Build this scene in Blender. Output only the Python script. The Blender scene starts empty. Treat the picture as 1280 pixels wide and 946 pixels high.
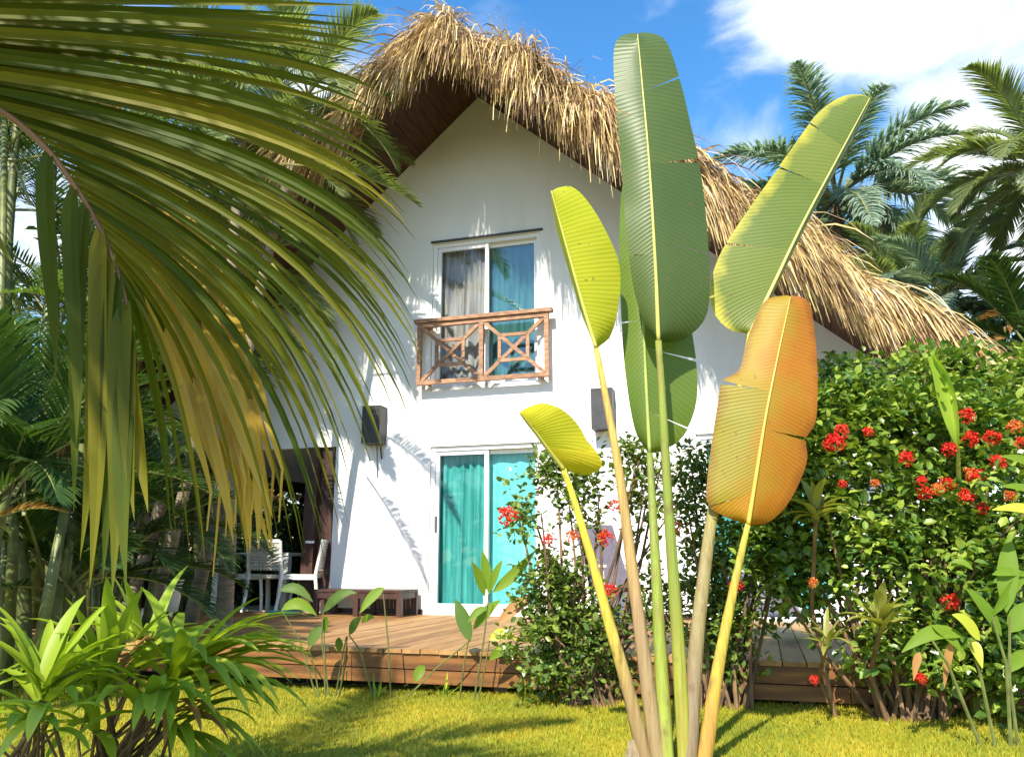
import bpy, math, random
import numpy as np
from mathutils import Vector as V, Matrix, noise
from mathutils.geometry import tessellate_polygon
random.seed(7)
R = math.radians
U = random.uniform
sc = bpy.context.scene
COL = sc.collection

# ------------------------------------------------------------------ camera
F, PITCH, CAM = 1000.0, R(13), V((0, 0, 1.05))
cam = bpy.data.objects.new('camera', bpy.data.cameras.new('camera'))
COL.objects.link(cam); sc.camera = cam
cam.location = CAM; cam.rotation_euler = (R(90) + PITCH, 0, 0)
cam.data.sensor_width = 36; cam.data.lens = 36 * F / 1280
cam.data.clip_start = .05; cam.data.clip_end = 2000

def ray(px, py):
    u, v = (px - 640) / F, (473 - py) / F
    return V((u, math.cos(PITCH) - v * math.sin(PITCH), math.sin(PITCH) + v * math.cos(PITCH)))
def at(px, py, Y):                     # world point seen at a photo pixel, at ground distance Y
    d = ray(px, py); return CAM + d * (Y / d.y)

YAW = R(17)
W = V((math.cos(YAW), -math.sin(YAW), 0)); N = V((-math.sin(YAW), -math.cos(YAW), 0))
P0 = V((-.9604, 10.0, 0))
GZ = .16                               # lawn level
DZ = .45                               # deck level

# ------------------------------------------------------------------ mesh builder
XF = {}
class MB:
    def __init__(s): s.v = []; s.f = []; s.uv = []
    def add(s, vs, fs, uvs=None):
        b = len(s.v); s.v += [tuple(q) for q in vs]
        s.f += [tuple(i + b for i in f) for f in fs]
        s.uv += uvs if uvs else [(0, 0)] * len(vs)
    def box(s, x0, x1, y0, y1, z0, z1):
        s.add([(x0,y0,z0),(x1,y0,z0),(x1,y1,z0),(x0,y1,z0),(x0,y0,z1),(x1,y0,z1),(x1,y1,z1),(x0,y1,z1)],
              [(3,2,1,0),(4,5,6,7),(0,1,5,4),(1,2,6,5),(2,3,7,6),(3,0,4,7)])
    def bar(s, a, b, wd, th, up=V((0,0,1))):
        a, b = V(a), V(b); t = (b - a).normalized()
        sd = t.cross(up)
        if sd.length < 1e-4: sd = t.cross(V((0,1,0)))
        sd.normalize(); u2 = sd.cross(t).normalized()
        vs = []
        for p in (a, b):
            for i, j in ((-1,-1),(1,-1),(1,1),(-1,1)): vs.append(p + sd * (i*wd/2) + u2 * (j*th/2))
        s.add(vs, [(3,2,1,0),(4,5,6,7),(0,1,5,4),(1,2,6,5),(2,3,7,6),(3,0,4,7)])
    def tube(s, pts, rads, n=8, flat=1.0):
        pts = [V(p) for p in pts]; m = len(pts)
        if not hasattr(rads, '__len__'): rads = [rads] * m
        vs, fs, uvs = [], [], []
        for i, p in enumerate(pts):
            t = (pts[min(i+1,m-1)] - pts[max(i-1,0)]).normalized()
            sd = t.cross(V((0,1,.01))); 
            if sd.length < 1e-3: sd = t.cross(V((1,0,0)))
            sd.normalize(); u2 = sd.cross(t)
            for k in range(n):
                q = 2*math.pi*k/n
                vs.append(p + sd*(math.cos(q)*rads[i]) + u2*(math.sin(q)*rads[i]*flat)); uvs.append((i/(m-1), k/n))
        for i in range(m-1):
            for k in range(n): fs.append((i*n+k, i*n+(k+1)%n, (i+1)*n+(k+1)%n, (i+1)*n+k))
        fs.append(tuple(range(n-1,-1,-1))); fs.append(tuple((m-1)*n+k for k in range(n)))
        s.add(vs, fs, uvs)
    def ribbon(s, pts, sides, wid, fold=0.0, nrm=None):
        """pts centre line, sides unit vectors, wid half widths; fold>0 gives a V section of 3 verts"""
        m = len(pts); vs, fs, uvs = [], [], []
        for i in range(m):
            if fold:
                nn = nrm[i]
                vs += [pts[i]-sides[i]*wid[i]+nn*(fold*wid[i]), pts[i], pts[i]+sides[i]*wid[i]+nn*(fold*wid[i])]
                t = i/(m-1); uvs += [(t,-1),(t,0),(t,1)]
            else:
                vs += [pts[i]-sides[i]*wid[i], pts[i]+sides[i]*wid[i]]; t = i/(m-1); uvs += [(t,-1),(t,1)]
        c = 3 if fold else 2
        for i in range(m-1):
            for k in range(c-1): fs.append((i*c+k, i*c+k+1, (i+1)*c+k+1, (i+1)*c+k))
        s.add(vs, fs, uvs)
    def build(s, name, mat, parent=None, smooth=False, local=False):
        me = bpy.data.meshes.new(name)
        vs = s.v
        if parent is not None and not local:
            Mi = XF[parent.name].inverted(); vs = [tuple(Mi @ V(q)) for q in vs]
        me.from_pydata(vs, [], s.f); 
        ul = me.uv_layers.new(name='UVMap')
        li = np.empty(len(me.loops), dtype=np.int32); me.loops.foreach_get('vertex_index', li)
        ul.data.foreach_set('uv', np.array(s.uv, dtype=np.float32)[li].ravel())
        if smooth: me.polygons.foreach_set('use_smooth', [True]*len(me.polygons))
        me.materials.append(mat); me.update()
        o = bpy.data.objects.new(name, me); COL.objects.link(o)
        if parent is not None: o.parent = parent; XF[o.name] = XF[parent.name]
        else: XF[o.name] = Matrix()
        return o

def tag(o, label=None, cat=None, group=None, kind=None):
    for k, q in (('label',label),('category',cat),('group',group),('kind',kind)):
        if q: o[k] = q
    return o
def thing(name, label, cat, loc=(0,0,0), rz=0, group=None):
    o = bpy.data.objects.new(name, None); COL.objects.link(o)
    o.location = loc; o.rotation_euler = (0,0,rz); o.empty_display_size = .2
    XF[o.name] = Matrix.Translation(V(loc)) @ Matrix.Rotation(rz, 4, 'Z')
    return tag(o, label, cat, group)
def copy_tree(o, parent=None):
    c = o.copy(); COL.objects.link(c)
    if parent is not None: c.parent = parent
    for ch in list(o.children): copy_tree(ch, c)
    return c

# ------------------------------------------------------------------ materials
def mat_base(name):
    m = bpy.data.materials.new(name); m.use_nodes = True; nt = m.node_tree
    for n in list(nt.nodes): nt.nodes.remove(n)
    out = nt.nodes.new('ShaderNodeOutputMaterial')
    return m, nt, out
def nd(nt, t, **kw):
    n = nt.nodes.new('ShaderNode' + t)
    for k, q in kw.items(): setattr(n, k, q)
    return n
def ramp(nt, src, stops):
    r = nd(nt, 'ValToRGB'); e = r.color_ramp.elements
    while len(e) < len(stops): e.new(.5)
    for i, (p, c) in enumerate(stops): e[i].position = p; e[i].color = (*c, 1)
    nt.links.new(src, r.inputs[0]); return r.outputs[0]
def mixc(nt, fac, a, b, mode='MIX'):
    n = nd(nt, 'Mix', data_type='RGBA', blend_type=mode)
    for s, q in ((n.inputs[0], fac), (n.inputs[6], a), (n.inputs[7], b)):
        if hasattr(q, 'links'): nt.links.new(q, s)
        elif isinstance(q, tuple): s.default_value = (*q, 1)
        else: s.default_value = q
    return n.outputs[2]
def noise_fac(nt, scale, detail=4, coord='Object', vscale=None):
    tc = nd(nt, 'TexCoord'); n = nd(nt, 'TexNoise'); n.inputs['Scale'].default_value = scale; n.inputs['Detail'].default_value = detail
    src = tc.outputs[coord]
    if vscale:
        mp = nd(nt, 'Mapping'); mp.inputs['Scale'].default_value = vscale; nt.links.new(src, mp.inputs[0]); src = mp.outputs[0]
    nt.links.new(src, n.inputs['Vector']); return n.outputs[0]
def island(nt): return nd(nt, 'NewGeometry').outputs['Random Per Island']
def bump(nt, fac, strength, dist=.01):
    b = nd(nt, 'Bump'); b.inputs['Strength'].default_value = strength; b.inputs['Distance'].default_value = dist
    nt.links.new(fac, b.inputs['Height']); return b.outputs[0]
def principled(nt, out, col, rough=.5, normal=None, metallic=0, spec=.5):
    p = nd(nt, 'BsdfPrincipled'); p.inputs['Roughness'].default_value = rough; p.inputs['Metallic'].default_value = metallic
    p.inputs['Specular IOR Level'].default_value = spec
    if hasattr(col, 'links'): nt.links.new(col, p.inputs['Base Color'])
    else: p.inputs['Base Color'].default_value = (*col, 1)
    if normal: nt.links.new(normal, p.inputs['Normal'])
    nt.links.new(p.outputs[0], out.inputs[0]); return p
def leafmat(name, stops, trans=.4, rough=.4, tcol=(1.3,1.35,.5), nscale=3, spec=.4, edge=None, vein=0, half=None):
    """stops: colour ramp over random-per-leaf + noise"""
    m, nt, out = mat_base(name)
    mx = nd(nt, 'Math', operation='MULTIPLY_ADD'); nt.links.new(noise_fac(nt, nscale), mx.inputs[0]); mx.inputs[1].default_value = .5
    sb = nd(nt, 'Math', operation='MULTIPLY'); nt.links.new(island(nt), sb.inputs[0]); sb.inputs[1].default_value = .55
    nt.links.new(sb.outputs[0], mx.inputs[2])
    col = ramp(nt, mx.outputs[0], stops)
    uv = nd(nt, 'TexCoord').outputs['UV']; sx = nd(nt, 'SeparateXYZ'); nt.links.new(uv, sx.inputs[0])
    nrm = None
    if half:
        hd = nd(nt, 'Math', operation='MULTIPLY_ADD'); nt.links.new(noise_fac(nt, 4.5, 6), hd.inputs[0]); hd.inputs[1].default_value = 2.2; nt.links.new(sx.outputs[1], hd.inputs[2])
        hm = nd(nt, 'MapRange'); hm.inputs[1].default_value = .75; hm.inputs[2].default_value = 1.75; nt.links.new(hd.outputs[0], hm.inputs[0])
        col = mixc(nt, hm.outputs[0], col, half)
    if edge:
        ab = nd(nt, 'Math', operation='ABSOLUTE'); nt.links.new(sx.outputs[1], ab.inputs[0])
        ad = nd(nt, 'Math', operation='MULTIPLY_ADD'); nt.links.new(noise_fac(nt, 9), ad.inputs[0]); ad.inputs[1].default_value = .5; nt.links.new(ab.outputs[0], ad.inputs[2])
        mr = nd(nt, 'MapRange'); mr.inputs[1].default_value = edge[1]; mr.inputs[2].default_value = edge[2]; nt.links.new(ad.outputs[0], mr.inputs[0])
        col = mixc(nt, mr.outputs[0], col, edge[0])
    if vein:
        ab = nd(nt, 'Math', operation='ABSOLUTE'); nt.links.new(sx.outputs[1], ab.inputs[0])
        k = nd(nt, 'Math', operation='MULTIPLY_ADD'); nt.links.new(ab.outputs[0], k.inputs[0]); k.inputs[1].default_value = .06; nt.links.new(sx.outputs[0], k.inputs[2])
        nz = nd(nt, 'Math', operation='MULTIPLY_ADD'); nt.links.new(noise_fac(nt, 2.2), nz.inputs[0]); nz.inputs[1].default_value = .02; nt.links.new(k.outputs[0], nz.inputs[2])
        sn = nd(nt, 'Math', operation='MULTIPLY'); nt.links.new(nz.outputs[0], sn.inputs[0]); sn.inputs[1].default_value = vein
        si = nd(nt, 'Math', operation='SINE'); nt.links.new(sn.outputs[0], si.inputs[0])
        nrm = bump(nt, si.outputs[0], .2, .003)
        mr = nd(nt, 'MapRange'); mr.inputs[1].default_value = -1; mr.inputs[2].default_value = 1; mr.inputs[3].default_value = .92; mr.inputs[4].default_value = 1.04; nt.links.new(si.outputs[0], mr.inputs[0])
        v3 = nd(nt, 'Vector' + 'Math', operation='SCALE'); nt.links.new(col, v3.inputs[0]); nt.links.new(mr.outputs[0], v3.inputs['Scale']); col = v3.outputs[0]
    if vein > 150:
        fl = ramp(nt, noise_fac(nt, 26, 3), [(.675,(0,0,0)),(.72,(.6,.6,.6))]); col = mixc(nt, fl, col, (.16,.085,.03))
    p = principled(nt, out, col, rough, nrm, spec=spec)
    t = nd(nt, 'BsdfTranslucent'); nt.links.new(mixc(nt, 1.0, col, tcol, 'MULTIPLY'), t.inputs[0])
    if nrm: nt.links.new(nrm, t.inputs['Normal'])
    ms = nd(nt, 'MixShader'); ms.inputs[0].default_value = trans
    nt.links.new(p.outputs[0], ms.inputs[1]); nt.links.new(t.outputs[0], ms.inputs[2]); nt.links.new(ms.outputs[0], out.inputs[0])
    return m
def plain(name, col, rough=.5, var=.15, nscale=8, bumpv=0, metallic=0, vscale=None, spec=.5, isl=0):
    m, nt, out = mat_base(name)
    f = noise_fac(nt, nscale, 5, vscale=vscale)
    a = tuple(c*(1-var) for c in col); b = tuple(min(1, c*(1+var)) for c in col)
    c = ramp(nt, f, [(.3,a),(.7,b)])
    if isl:
        mr = nd(nt, 'MapRange'); mr.inputs[3].default_value = 1-isl; mr.inputs[4].default_value = 1+isl; nt.links.new(island(nt), mr.inputs[0])
        sc_ = nd(nt, 'VectorMath', operation='SCALE'); nt.links.new(c, sc_.inputs[0]); nt.links.new(mr.outputs[0], sc_.inputs['Scale']); c = sc_.outputs[0]
    principled(nt, out, c, rough, bump(nt, f, bumpv) if bumpv else None, metallic, spec)
    return m

M = {}
# plaster with faint grey weathering and a pale pinkish stain
def m_plaster():
    m, nt, out = mat_base('white_plaster')
    c = ramp(nt, noise_fac(nt, .9, 6), [(.35,(.80,.79,.77)),(.6,(.84,.83,.81))])
    c2 = mixc(nt, ramp(nt, noise_fac(nt, 1.5, 8, vscale=(1.6,1.6,.35)), [(.55,(0,0,0)),(.8,(.35,.35,.35))]), c, (.55,.52,.47))
    principled(nt, out, c2, .85, bump(nt, noise_fac(nt, 45, 4), .25, .004), spec=.2); return m
M['plaster'] = m_plaster()
M['white'] = plain('white_paint', (.80,.80,.79), .35, .03, 6)
M['darkwood'] = plain('dark_wood', (.055,.026,.02), .45, .4, 3, .2, vscale=(6,6,1), isl=.2)
M['soffit'] = plain('soffit_boards', (.075,.030,.016), .7, .4, 3, .3, vscale=(8,1,8))
M['railwood'] = plain('weathered_wood', (.29,.155,.085), .7, .4, 5, .3, vscale=(2,6,6), isl=.18)
M['lampmetal'] = plain('dark_metal', (.032,.03,.033), .5, .25, 12)
M['grey_sling'] = plain('grey_sling', (.12,.105,.135), .8, .15, 30)
M['chairwhite'] = plain('white_resin', (.74,.73,.68), .45, .05, 8)
M['weave'] = plain('woven_resin', (.55,.51,.44), .7, .25, 60, .4)
M['stone'] = plain('pale_stone', (.52,.46,.36), .8, .2, 6, .2)
M['greywall'] = plain('grey_wall', (.16,.17,.16), .85, .25, 3, .2)
M['teal'] = plain('teal_cloth', (.02,.42,.33), .8, .15, 10)
M['soil'] = plain('soil', (.045,.032,.02), .95, .5, 5, .6)
M['bark'] = plain('palm_bark', (.20,.16,.11), .9, .35, 6, .6, vscale=(1,1,6))
M['cane'] = plain('green_cane', (.10,.115,.03), .5, .4, 4, .2, vscale=(1,1,3), isl=.3)
M['stem'] = plain('woody_stem', (.15,.085,.04), .8, .4, 10, .3, isl=.3)
M['black'] = plain('shade_black', (.012,.012,.012), .9, .2)

def m_deck():
    m, nt, out = mat_base('deck_wood')
    g = noise_fac(nt, 2.2, 6, vscale=(9,1.0,9))
    mx = nd(nt, 'Math', operation='MULTIPLY_ADD'); nt.links.new(island(nt), mx.inputs[0]); mx.inputs[1].default_value = .35; nt.links.new(g, mx.inputs[2])
    c = ramp(nt, mx.outputs[0], [(.3,(.12,.052,.016)),(.6,(.26,.125,.036)),(.95,(.38,.215,.075))])
    principled(nt, out, c, .62, bump(nt, g, .25, .004)); return m
M['deck'] = m_deck()
def m_fascia():
    m, nt, out = mat_base('fascia_wood')
    g = noise_fac(nt, 2.0, 6, vscale=(1,9,9))
    c = ramp(nt, g, [(.3,(.08,.028,.007)),(.55,(.19,.075,.014)),(.75,(.30,.14,.03))])
    principled(nt, out, c, .6, bump(nt, g, .25, .004)); return m
M['fascia'] = m_fascia()
def m_straw(name, stops, rough=.75):
    m, nt, out = mat_base(name)
    mx = nd(nt, 'Math', operation='MULTIPLY_ADD'); nt.links.new(noise_fac(nt, 2.2, 4), mx.inputs[0]); mx.inputs[1].default_value = 1.25
    sb = nd(nt, 'Math', operation='MULTIPLY_ADD'); nt.links.new(island(nt), sb.inputs[0]); sb.inputs[1].default_value = .6; sb.inputs[2].default_value = -.40; nt.links.new(sb.outputs[0], mx.inputs[2])
    c = ramp(nt, mx.outputs[0], stops)
    p = principled(nt, out, c, rough, spec=.3)
    t = nd(nt, 'BsdfTranslucent'); nt.links.new(c, t.inputs[0]); ms = nd(nt, 'MixShader'); ms.inputs[0].default_value = .15
    nt.links.new(p.outputs[0], ms.inputs[1]); nt.links.new(t.outputs[0], ms.inputs[2]); nt.links.new(ms.outputs[0], out.inputs[0]); return m
M['straw'] = m_straw('palm_thatch', [(.08,(.10,.06,.045)),(.28,(.30,.19,.125)),(.5,(.58,.41,.19)),(.72,(.74,.55,.22)),(.95,(.76,.67,.50))])
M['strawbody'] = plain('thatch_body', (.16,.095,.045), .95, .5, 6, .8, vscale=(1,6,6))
def m_glass(name, tint, refl):
    m, nt, out = mat_base(name)
    t = nd(nt, 'BsdfTransparent'); t.inputs[0].default_value = (*tint,1)
    g = nd(nt, 'BsdfGlossy'); g.inputs['Roughness'].default_value = .02; g.inputs[0].default_value = (.9,.95,1,1)
    lw = nd(nt, 'LayerWeight'); pw = nd(nt, 'Math', operation='POWER'); nt.links.new(lw.outputs['Facing'], pw.inputs[0]); pw.inputs[1].default_value = 4
    ad = nd(nt, 'Math', operation='MULTIPLY_ADD'); nt.links.new(pw.outputs[0], ad.inputs[0]); ad.inputs[1].default_value = .7; ad.inputs[2].default_value = refl
    ms = nd(nt, 'MixShader'); nt.links.new(ad.outputs[0], ms.inputs[0]); nt.links.new(t.outputs[0], ms.inputs[1]); nt.links.new(g.outputs[0], ms.inputs[2])
    nt.links.new(ms.outputs[0], out.inputs[0]); return m
M['glass'] = m_glass('clear_glass', (.88,.94,.94), .022)
M['tintglass'] = m_glass('tinted_glass', (.78,.86,.84), .07)
def m_cloth(name, a, b, rough=.9):
    m, nt, out = mat_base(name)
    c = ramp(nt, noise_fac(nt, 2.5, 4, vscale=(6,6,.6)), [(.35,a),(.65,b)])
    p = principled(nt, out, c, rough, spec=.1)
    t = nd(nt, 'BsdfTranslucent'); nt.links.new(c, t.inputs[0]); ms = nd(nt, 'MixShader'); ms.inputs[0].default_value = .2
    nt.links.new(p.outputs[0], ms.inputs[1]); nt.links.new(t.outputs[0], ms.inputs[2]); nt.links.new(ms.outputs[0], out.inputs[0]); return m
M['curtain_brown'] = m_cloth('taupe_curtain', (.36,.27,.24), (.55,.44,.41))
M['curtain_teal'] = m_cloth('teal_curtain', (.06,.33,.31), (.13,.50,.46))
M['curtain_aqua'] = m_cloth('aqua_curtain', (.16,.62,.60), (.26,.74,.70))
M['reflection_blue'] = m_cloth('pane_reflection_cloth', (.09,.22,.25), (.16,.35,.36))  # blue cloth colour stands in for the sky reflected in the upper right pane

# ------------------------------------------------------------------ world, sun
TOSUN = (N - W * .05 + V((0,0,.95))).normalized()
wd = bpy.data.worlds.new('World'); sc.world = wd; wd.use_nodes = True
nt = wd.node_tree
for n in list(nt.nodes): nt.nodes.remove(n)
wo = nt.nodes.new('ShaderNodeOutputWorld'); bg = nd(nt, 'Background'); bg.inputs[1].default_value = .09
sky = nd(nt, 'TexSky', sky_type='NISHITA'); sky.sun_disc = False
sky.sun_elevation = math.asin(TOSUN.z); sky.sun_rotation = math.atan2(TOSUN.x, TOSUN.y)
sky.air_density = 1.2; sky.dust_density = .3; sky.ozone_density = 3
hs = nd(nt, 'HueSaturation'); hs.inputs['Saturation'].default_value = 1.3; hs.inputs['Value'].default_value = 1.65; nt.links.new(sky.outputs[0], hs.inputs['Color'])
tc = nd(nt, 'TexCoord'); dirv = tc.outputs['Generated']
def lobe(px, py, r0, r1, amt):         # soft patch of cloud around one direction of the sky
    d = ray(px, py).normalized()
    dt = nd(nt, 'VectorMath', operation='DOT_PRODUCT'); nt.links.new(dirv, dt.inputs[0]); dt.inputs[1].default_value = d
    mr = nd(nt, 'MapRange', interpolation_type='SMOOTHSTEP'); nt.links.new(dt.outputs['Value'], mr.inputs[0])
    mr.inputs[1].default_value = math.cos(R(r0)); mr.inputs[2].default_value = math.cos(R(r1)); mr.inputs[3].default_value = 0; mr.inputs[4].default_value = amt
    return mr.outputs[0]
tot = None
for L in ((1330,-40,17,7,.60),(1275,300,9,3,.5),(900,60,4,1,.17),(950,25,4,1,.26),(1000,5,4,1,.2),(890,205,6,1,.25),(430,130,7,2,.24),(100,150,20,8,.30),(1090,-30,8,2,.42),(1190,180,5,1,.16)):
    q = lobe(*L)
    if tot is None: tot = q
    else:
        a = nd(nt, 'Math', operation='ADD'); nt.links.new(tot, a.inputs[0]); nt.links.new(q, a.inputs[1]); tot = a.outputs[0]
mp = nd(nt, 'Mapping'); mp.inputs['Scale'].default_value = (3.2,3.2,6.5); mp.inputs['Rotation'].default_value = (0,.5,0); nt.links.new(dirv, mp.inputs[0])
nz = nd(nt, 'TexNoise'); nz.inputs['Scale'].default_value = 1.6; nz.inputs['Detail'].default_value = 7; nz.inputs['Roughness'].default_value = .55; nz.inputs['Distortion'].default_value = .4
nt.links.new(mp.outputs[0], nz.inputs['Vector'])
a = nd(nt, 'Math', operation='ADD'); na = nd(nt, 'Math', operation='MULTIPLY_ADD'); nt.links.new(nz.outputs[0], na.inputs[0]); na.inputs[1].default_value = 1.7; na.inputs[2].default_value = -.38; nt.links.new(tot, a.inputs[0]); nt.links.new(na.outputs[0], a.inputs[1])
mr = nd(nt, 'MapRange', interpolation_type='SMOOTHSTEP'); nt.links.new(a.outputs[0], mr.inputs[0]); mr.inputs[1].default_value = .62; mr.inputs[2].default_value = 1.25
cm = mixc(nt, mr.outputs[0], hs.outputs[0], (8.2,8.5,8.8))
nt.links.new(cm, bg.inputs[0]); nt.links.new(bg.outputs[0], wo.inputs[0])
sl = bpy.data.lights.new('sun', 'SUN'); sl.energy = 5; sl.angle = R(.5); sl.color = (1,.93,.80)
so = bpy.data.objects.new('sun', sl); COL.objects.link(so); so.location = (0,0,20)
so.rotation_euler = (-TOSUN).to_track_quat('-Z','Y').to_euler()
vs_ = sc.view_settings; vs_.view_transform = 'Standard'; vs_.look = 'None'; vs_.gamma = 1; vs_.exposure = .95; vs_.use_curve_mapping = False
cy = sc.cycles; cy.max_bounces = 7; cy.diffuse_bounces = 4; cy.glossy_bounces = 3; cy.transmission_bounces = 4; cy.transparent_max_bounces = 8
cy.sample_clamp_indirect = 6; cy.use_denoising = True
try: cy.denoiser = 'OPENIMAGEDENOISE'
except Exception: pass

# ------------------------------------------------------------------ ground
def H(s, o, z=0): return P0 + W*s + N*o + V((0,0,z))
mb = MB(); mb.add([(-300,-300,.06),(300,-300,.06),(300,300,.06),(-300,300,.06)], [(0,1,2,3)])
tag(mb.build('ground', M['soil']), kind='structure')
def lawn_z(x, y): return GZ + .012*x + .012*math.sin(x*1.3+.6)*math.cos(y*.9)
def m_lawn(name, isl):
    m, nt, out = mat_base(name)
    f = noise_fac(nt, 1.3, 5); mx = nd(nt, 'Math', operation='MULTIPLY_ADD'); nt.links.new(f, mx.inputs[0]); mx.inputs[1].default_value = .8
    if isl:
        sb = nd(nt, 'Math', operation='MULTIPLY_ADD'); nt.links.new(island(nt), sb.inputs[0]); sb.inputs[1].default_value = .5; sb.inputs[2].default_value = -.15; nt.links.new(sb.outputs[0], mx.inputs[2])
    else: mx.inputs[2].default_value = .0
    c = ramp(nt, mx.outputs[0], [(.15,(.12,.17,.018)),(.4,(.27,.29,.022)),(.6,(.42,.36,.025)),(.85,(.54,.38,.04))])
    p = principled(nt, out, c, .6, spec=.3)
    if isl:
        t = nd(nt, 'BsdfTranslucent'); nt.links.new(c, t.inputs[0]); ms = nd(nt, 'MixShader'); ms.inputs[0].default_value = .35
        nt.links.new(p.outputs[0], ms.inputs[1]); nt.links.new(t.outputs[0], ms.inputs[2]); nt.links.new(ms.outputs[0], out.inputs[0])
    return m
mb = MB(); nx, ny = 60, 40
for j in range(ny+1):
    for i in range(nx+1):
        x = -7 + 16*i/nx
        s = (x - P0.x)                                     # back edge follows the deck front
        yb = (H(0,3.62) + W*(s/W.x)).y - .05*math.sin(x*3)
        y = -4 + (yb+4)*j/ny
        mb.v.append((x, y, lawn_z(x,y))); mb.uv.append((0,0))
for j in range(ny):
    for i in range(nx): mb.f.append((j*(nx+1)+i, j*(nx+1)+i+1, (j+1)*(nx+1)+i+1, (j+1)*(nx+1)+i))
tag(mb.build('lawn', m_lawn('lawn_turf', False), smooth=True), kind='structure')
def grass():
    rng = np.random.default_rng(3); n = 330000
    x = rng.uniform(-5.4, 6.2, n); y = rng.uniform(3.9, 8.0, n)
    s = x - P0.x; yb = P0.y + N.y*3.62 + (s - N.x*3.62)/W.x*W.y + .02
    k = (y < yb) & (np.abs(x) < y*.78 + 1.2); x, y = x[k], y[k]; n = len(x)
    z = GZ + .012*x + .012*np.sin(x*1.3+.6)*np.cos(y*.9) - .004
    L = rng.uniform(.012,.034,n); an = rng.uniform(0,6.283,n); wd_ = rng.uniform(.0014,.003,n)
    la = rng.uniform(0,6.283,n); lean = rng.uniform(.1,.9,n)*L
    ca, sa = np.cos(an)*wd_, np.sin(an)*wd_; lx, ly = np.cos(la)*lean, np.sin(la)*lean
    P = np.empty((n,5,3)); 
    P[:,0]=np.stack([x-ca,y-sa,z],1); P[:,1]=np.stack([x+ca,y+sa,z],1)
    P[:,2]=np.stack([x+ca*.8+lx*.35,y+sa*.8+ly*.35,z+L*.6],1); P[:,3]=np.stack([x-ca*.8+lx*.35,y-sa*.8+ly*.35,z+L*.6],1)
    P[:,4]=np.stack([x+lx,y+ly,z+L],1)
    me = bpy.data.meshes.new('grass'); b = np.arange(n)*5
    me.vertices.add(n*5); me.vertices.foreach_set('co', P.ravel())
    lo = np.stack([b,b+1,b+2,b+3,b+3,b+2,b+4],1).ravel(); me.loops.add(n*7); me.loops.foreach_set('vertex_index', lo)
    st = np.stack([np.arange(n)*7, np.arange(n)*7+4],1).ravel(); me.polygons.add(n*2); me.polygons.foreach_set('loop_start', st)
    me.update(calc_edges=True); me.validate()
    me.materials.append(m_lawn('grass_blades', True))
    o = bpy.data.objects.new('grass', me); COL.objects.link(o)
    tag(o, 'short sunlit yellow green grass growing on the lawn', 'grass', kind='stuff')
grass()

# ------------------------------------------------------------------ house (local frame: x along the gable wall, -y outwards)
house = thing('house', 'white plastered two-storey house under a steep palm thatch roof', 'house', P0, -YAW)
AP, SL = (.52, 7.29), .88                                  # gable apex and roof slope
def rz_(s): return AP[1] - SL*abs(s - AP[0])
SR, SLF = 5.35, -4.45
def wall_mesh():
    mb = MB(); y0, y1 = 0, .22
    outer = [(SLF,2.54),(-1.40,2.54),(-1.40,.30),(SR,.30),(SR,rz_(SR)),AP,(SLF,rz_(SLF))]
    holes = [[(0,.47),(1.38,.47),(1.38,2.49),(0,2.49)], [(-.10,3.20),(1.38,3.20),(1.38,5.21),(-.10,5.21)], [(3.2,.47),(4.6,.47),(4.6,2.49),(3.2,2.49)]]
    holes[0] = [(-.07,.47),(1.38,.47),(1.38,2.48),(-.07,2.48)]
    pts = [p for l in [outer]+holes for p in l]
    tri = tessellate_polygon([[V((a,b,0)) for a,b in l] for l in [outer]+holes])
    n = len(pts)
    fs = [tuple(t) for t in tri] + [tuple(i+n for i in reversed(t)) for t in tri]
    b = 0
    for l in [outer]+holes:
        for i in range(len(l)):
            j = (i+1) % len(l); fs.append((b+i, b+j, n+b+j, n+b+i))
        b += len(l)
    mb.add([(a,y0,z) for a,z in pts]+[(a,y1,z) for a,z in pts], fs)
    mb.box(SR-.22, SR-.003, .223, 9, .30, rz_(SR)-.03)      # right flank
    mb.box(-1.62, -1.403, .223, 9, .30, 2.8)                # wall along the porch
    mb.box(SLF, SLF+.2, .223, 9, 2.54, rz_(SLF)-.03)
    mb.box(SLF+.2, -1.62, .223, 9, 2.545, 2.75)             # porch ceiling
    mb.box(-1.4, SR-.23, 3.2, 3.4, .30, 3.0)                # room backs
    mb.box(SLF+.2, SR-.23, 3.0, 3.2, 3.02, 5.2)
    mb.box(-1.39, SR-.23, .3, 3.19, 2.86, 3.01)
    return mb
wall_mesh().build('wall', M['plaster'], house, local=True)
mb = MB(); mb.box(-1.40,-.12,-.012,-.003,.452,.51); mb.box(1.44,3.12,-.012,-.003,.452,.51); mb.build('plinth', M['darkwood'], house, local=True)

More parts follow.
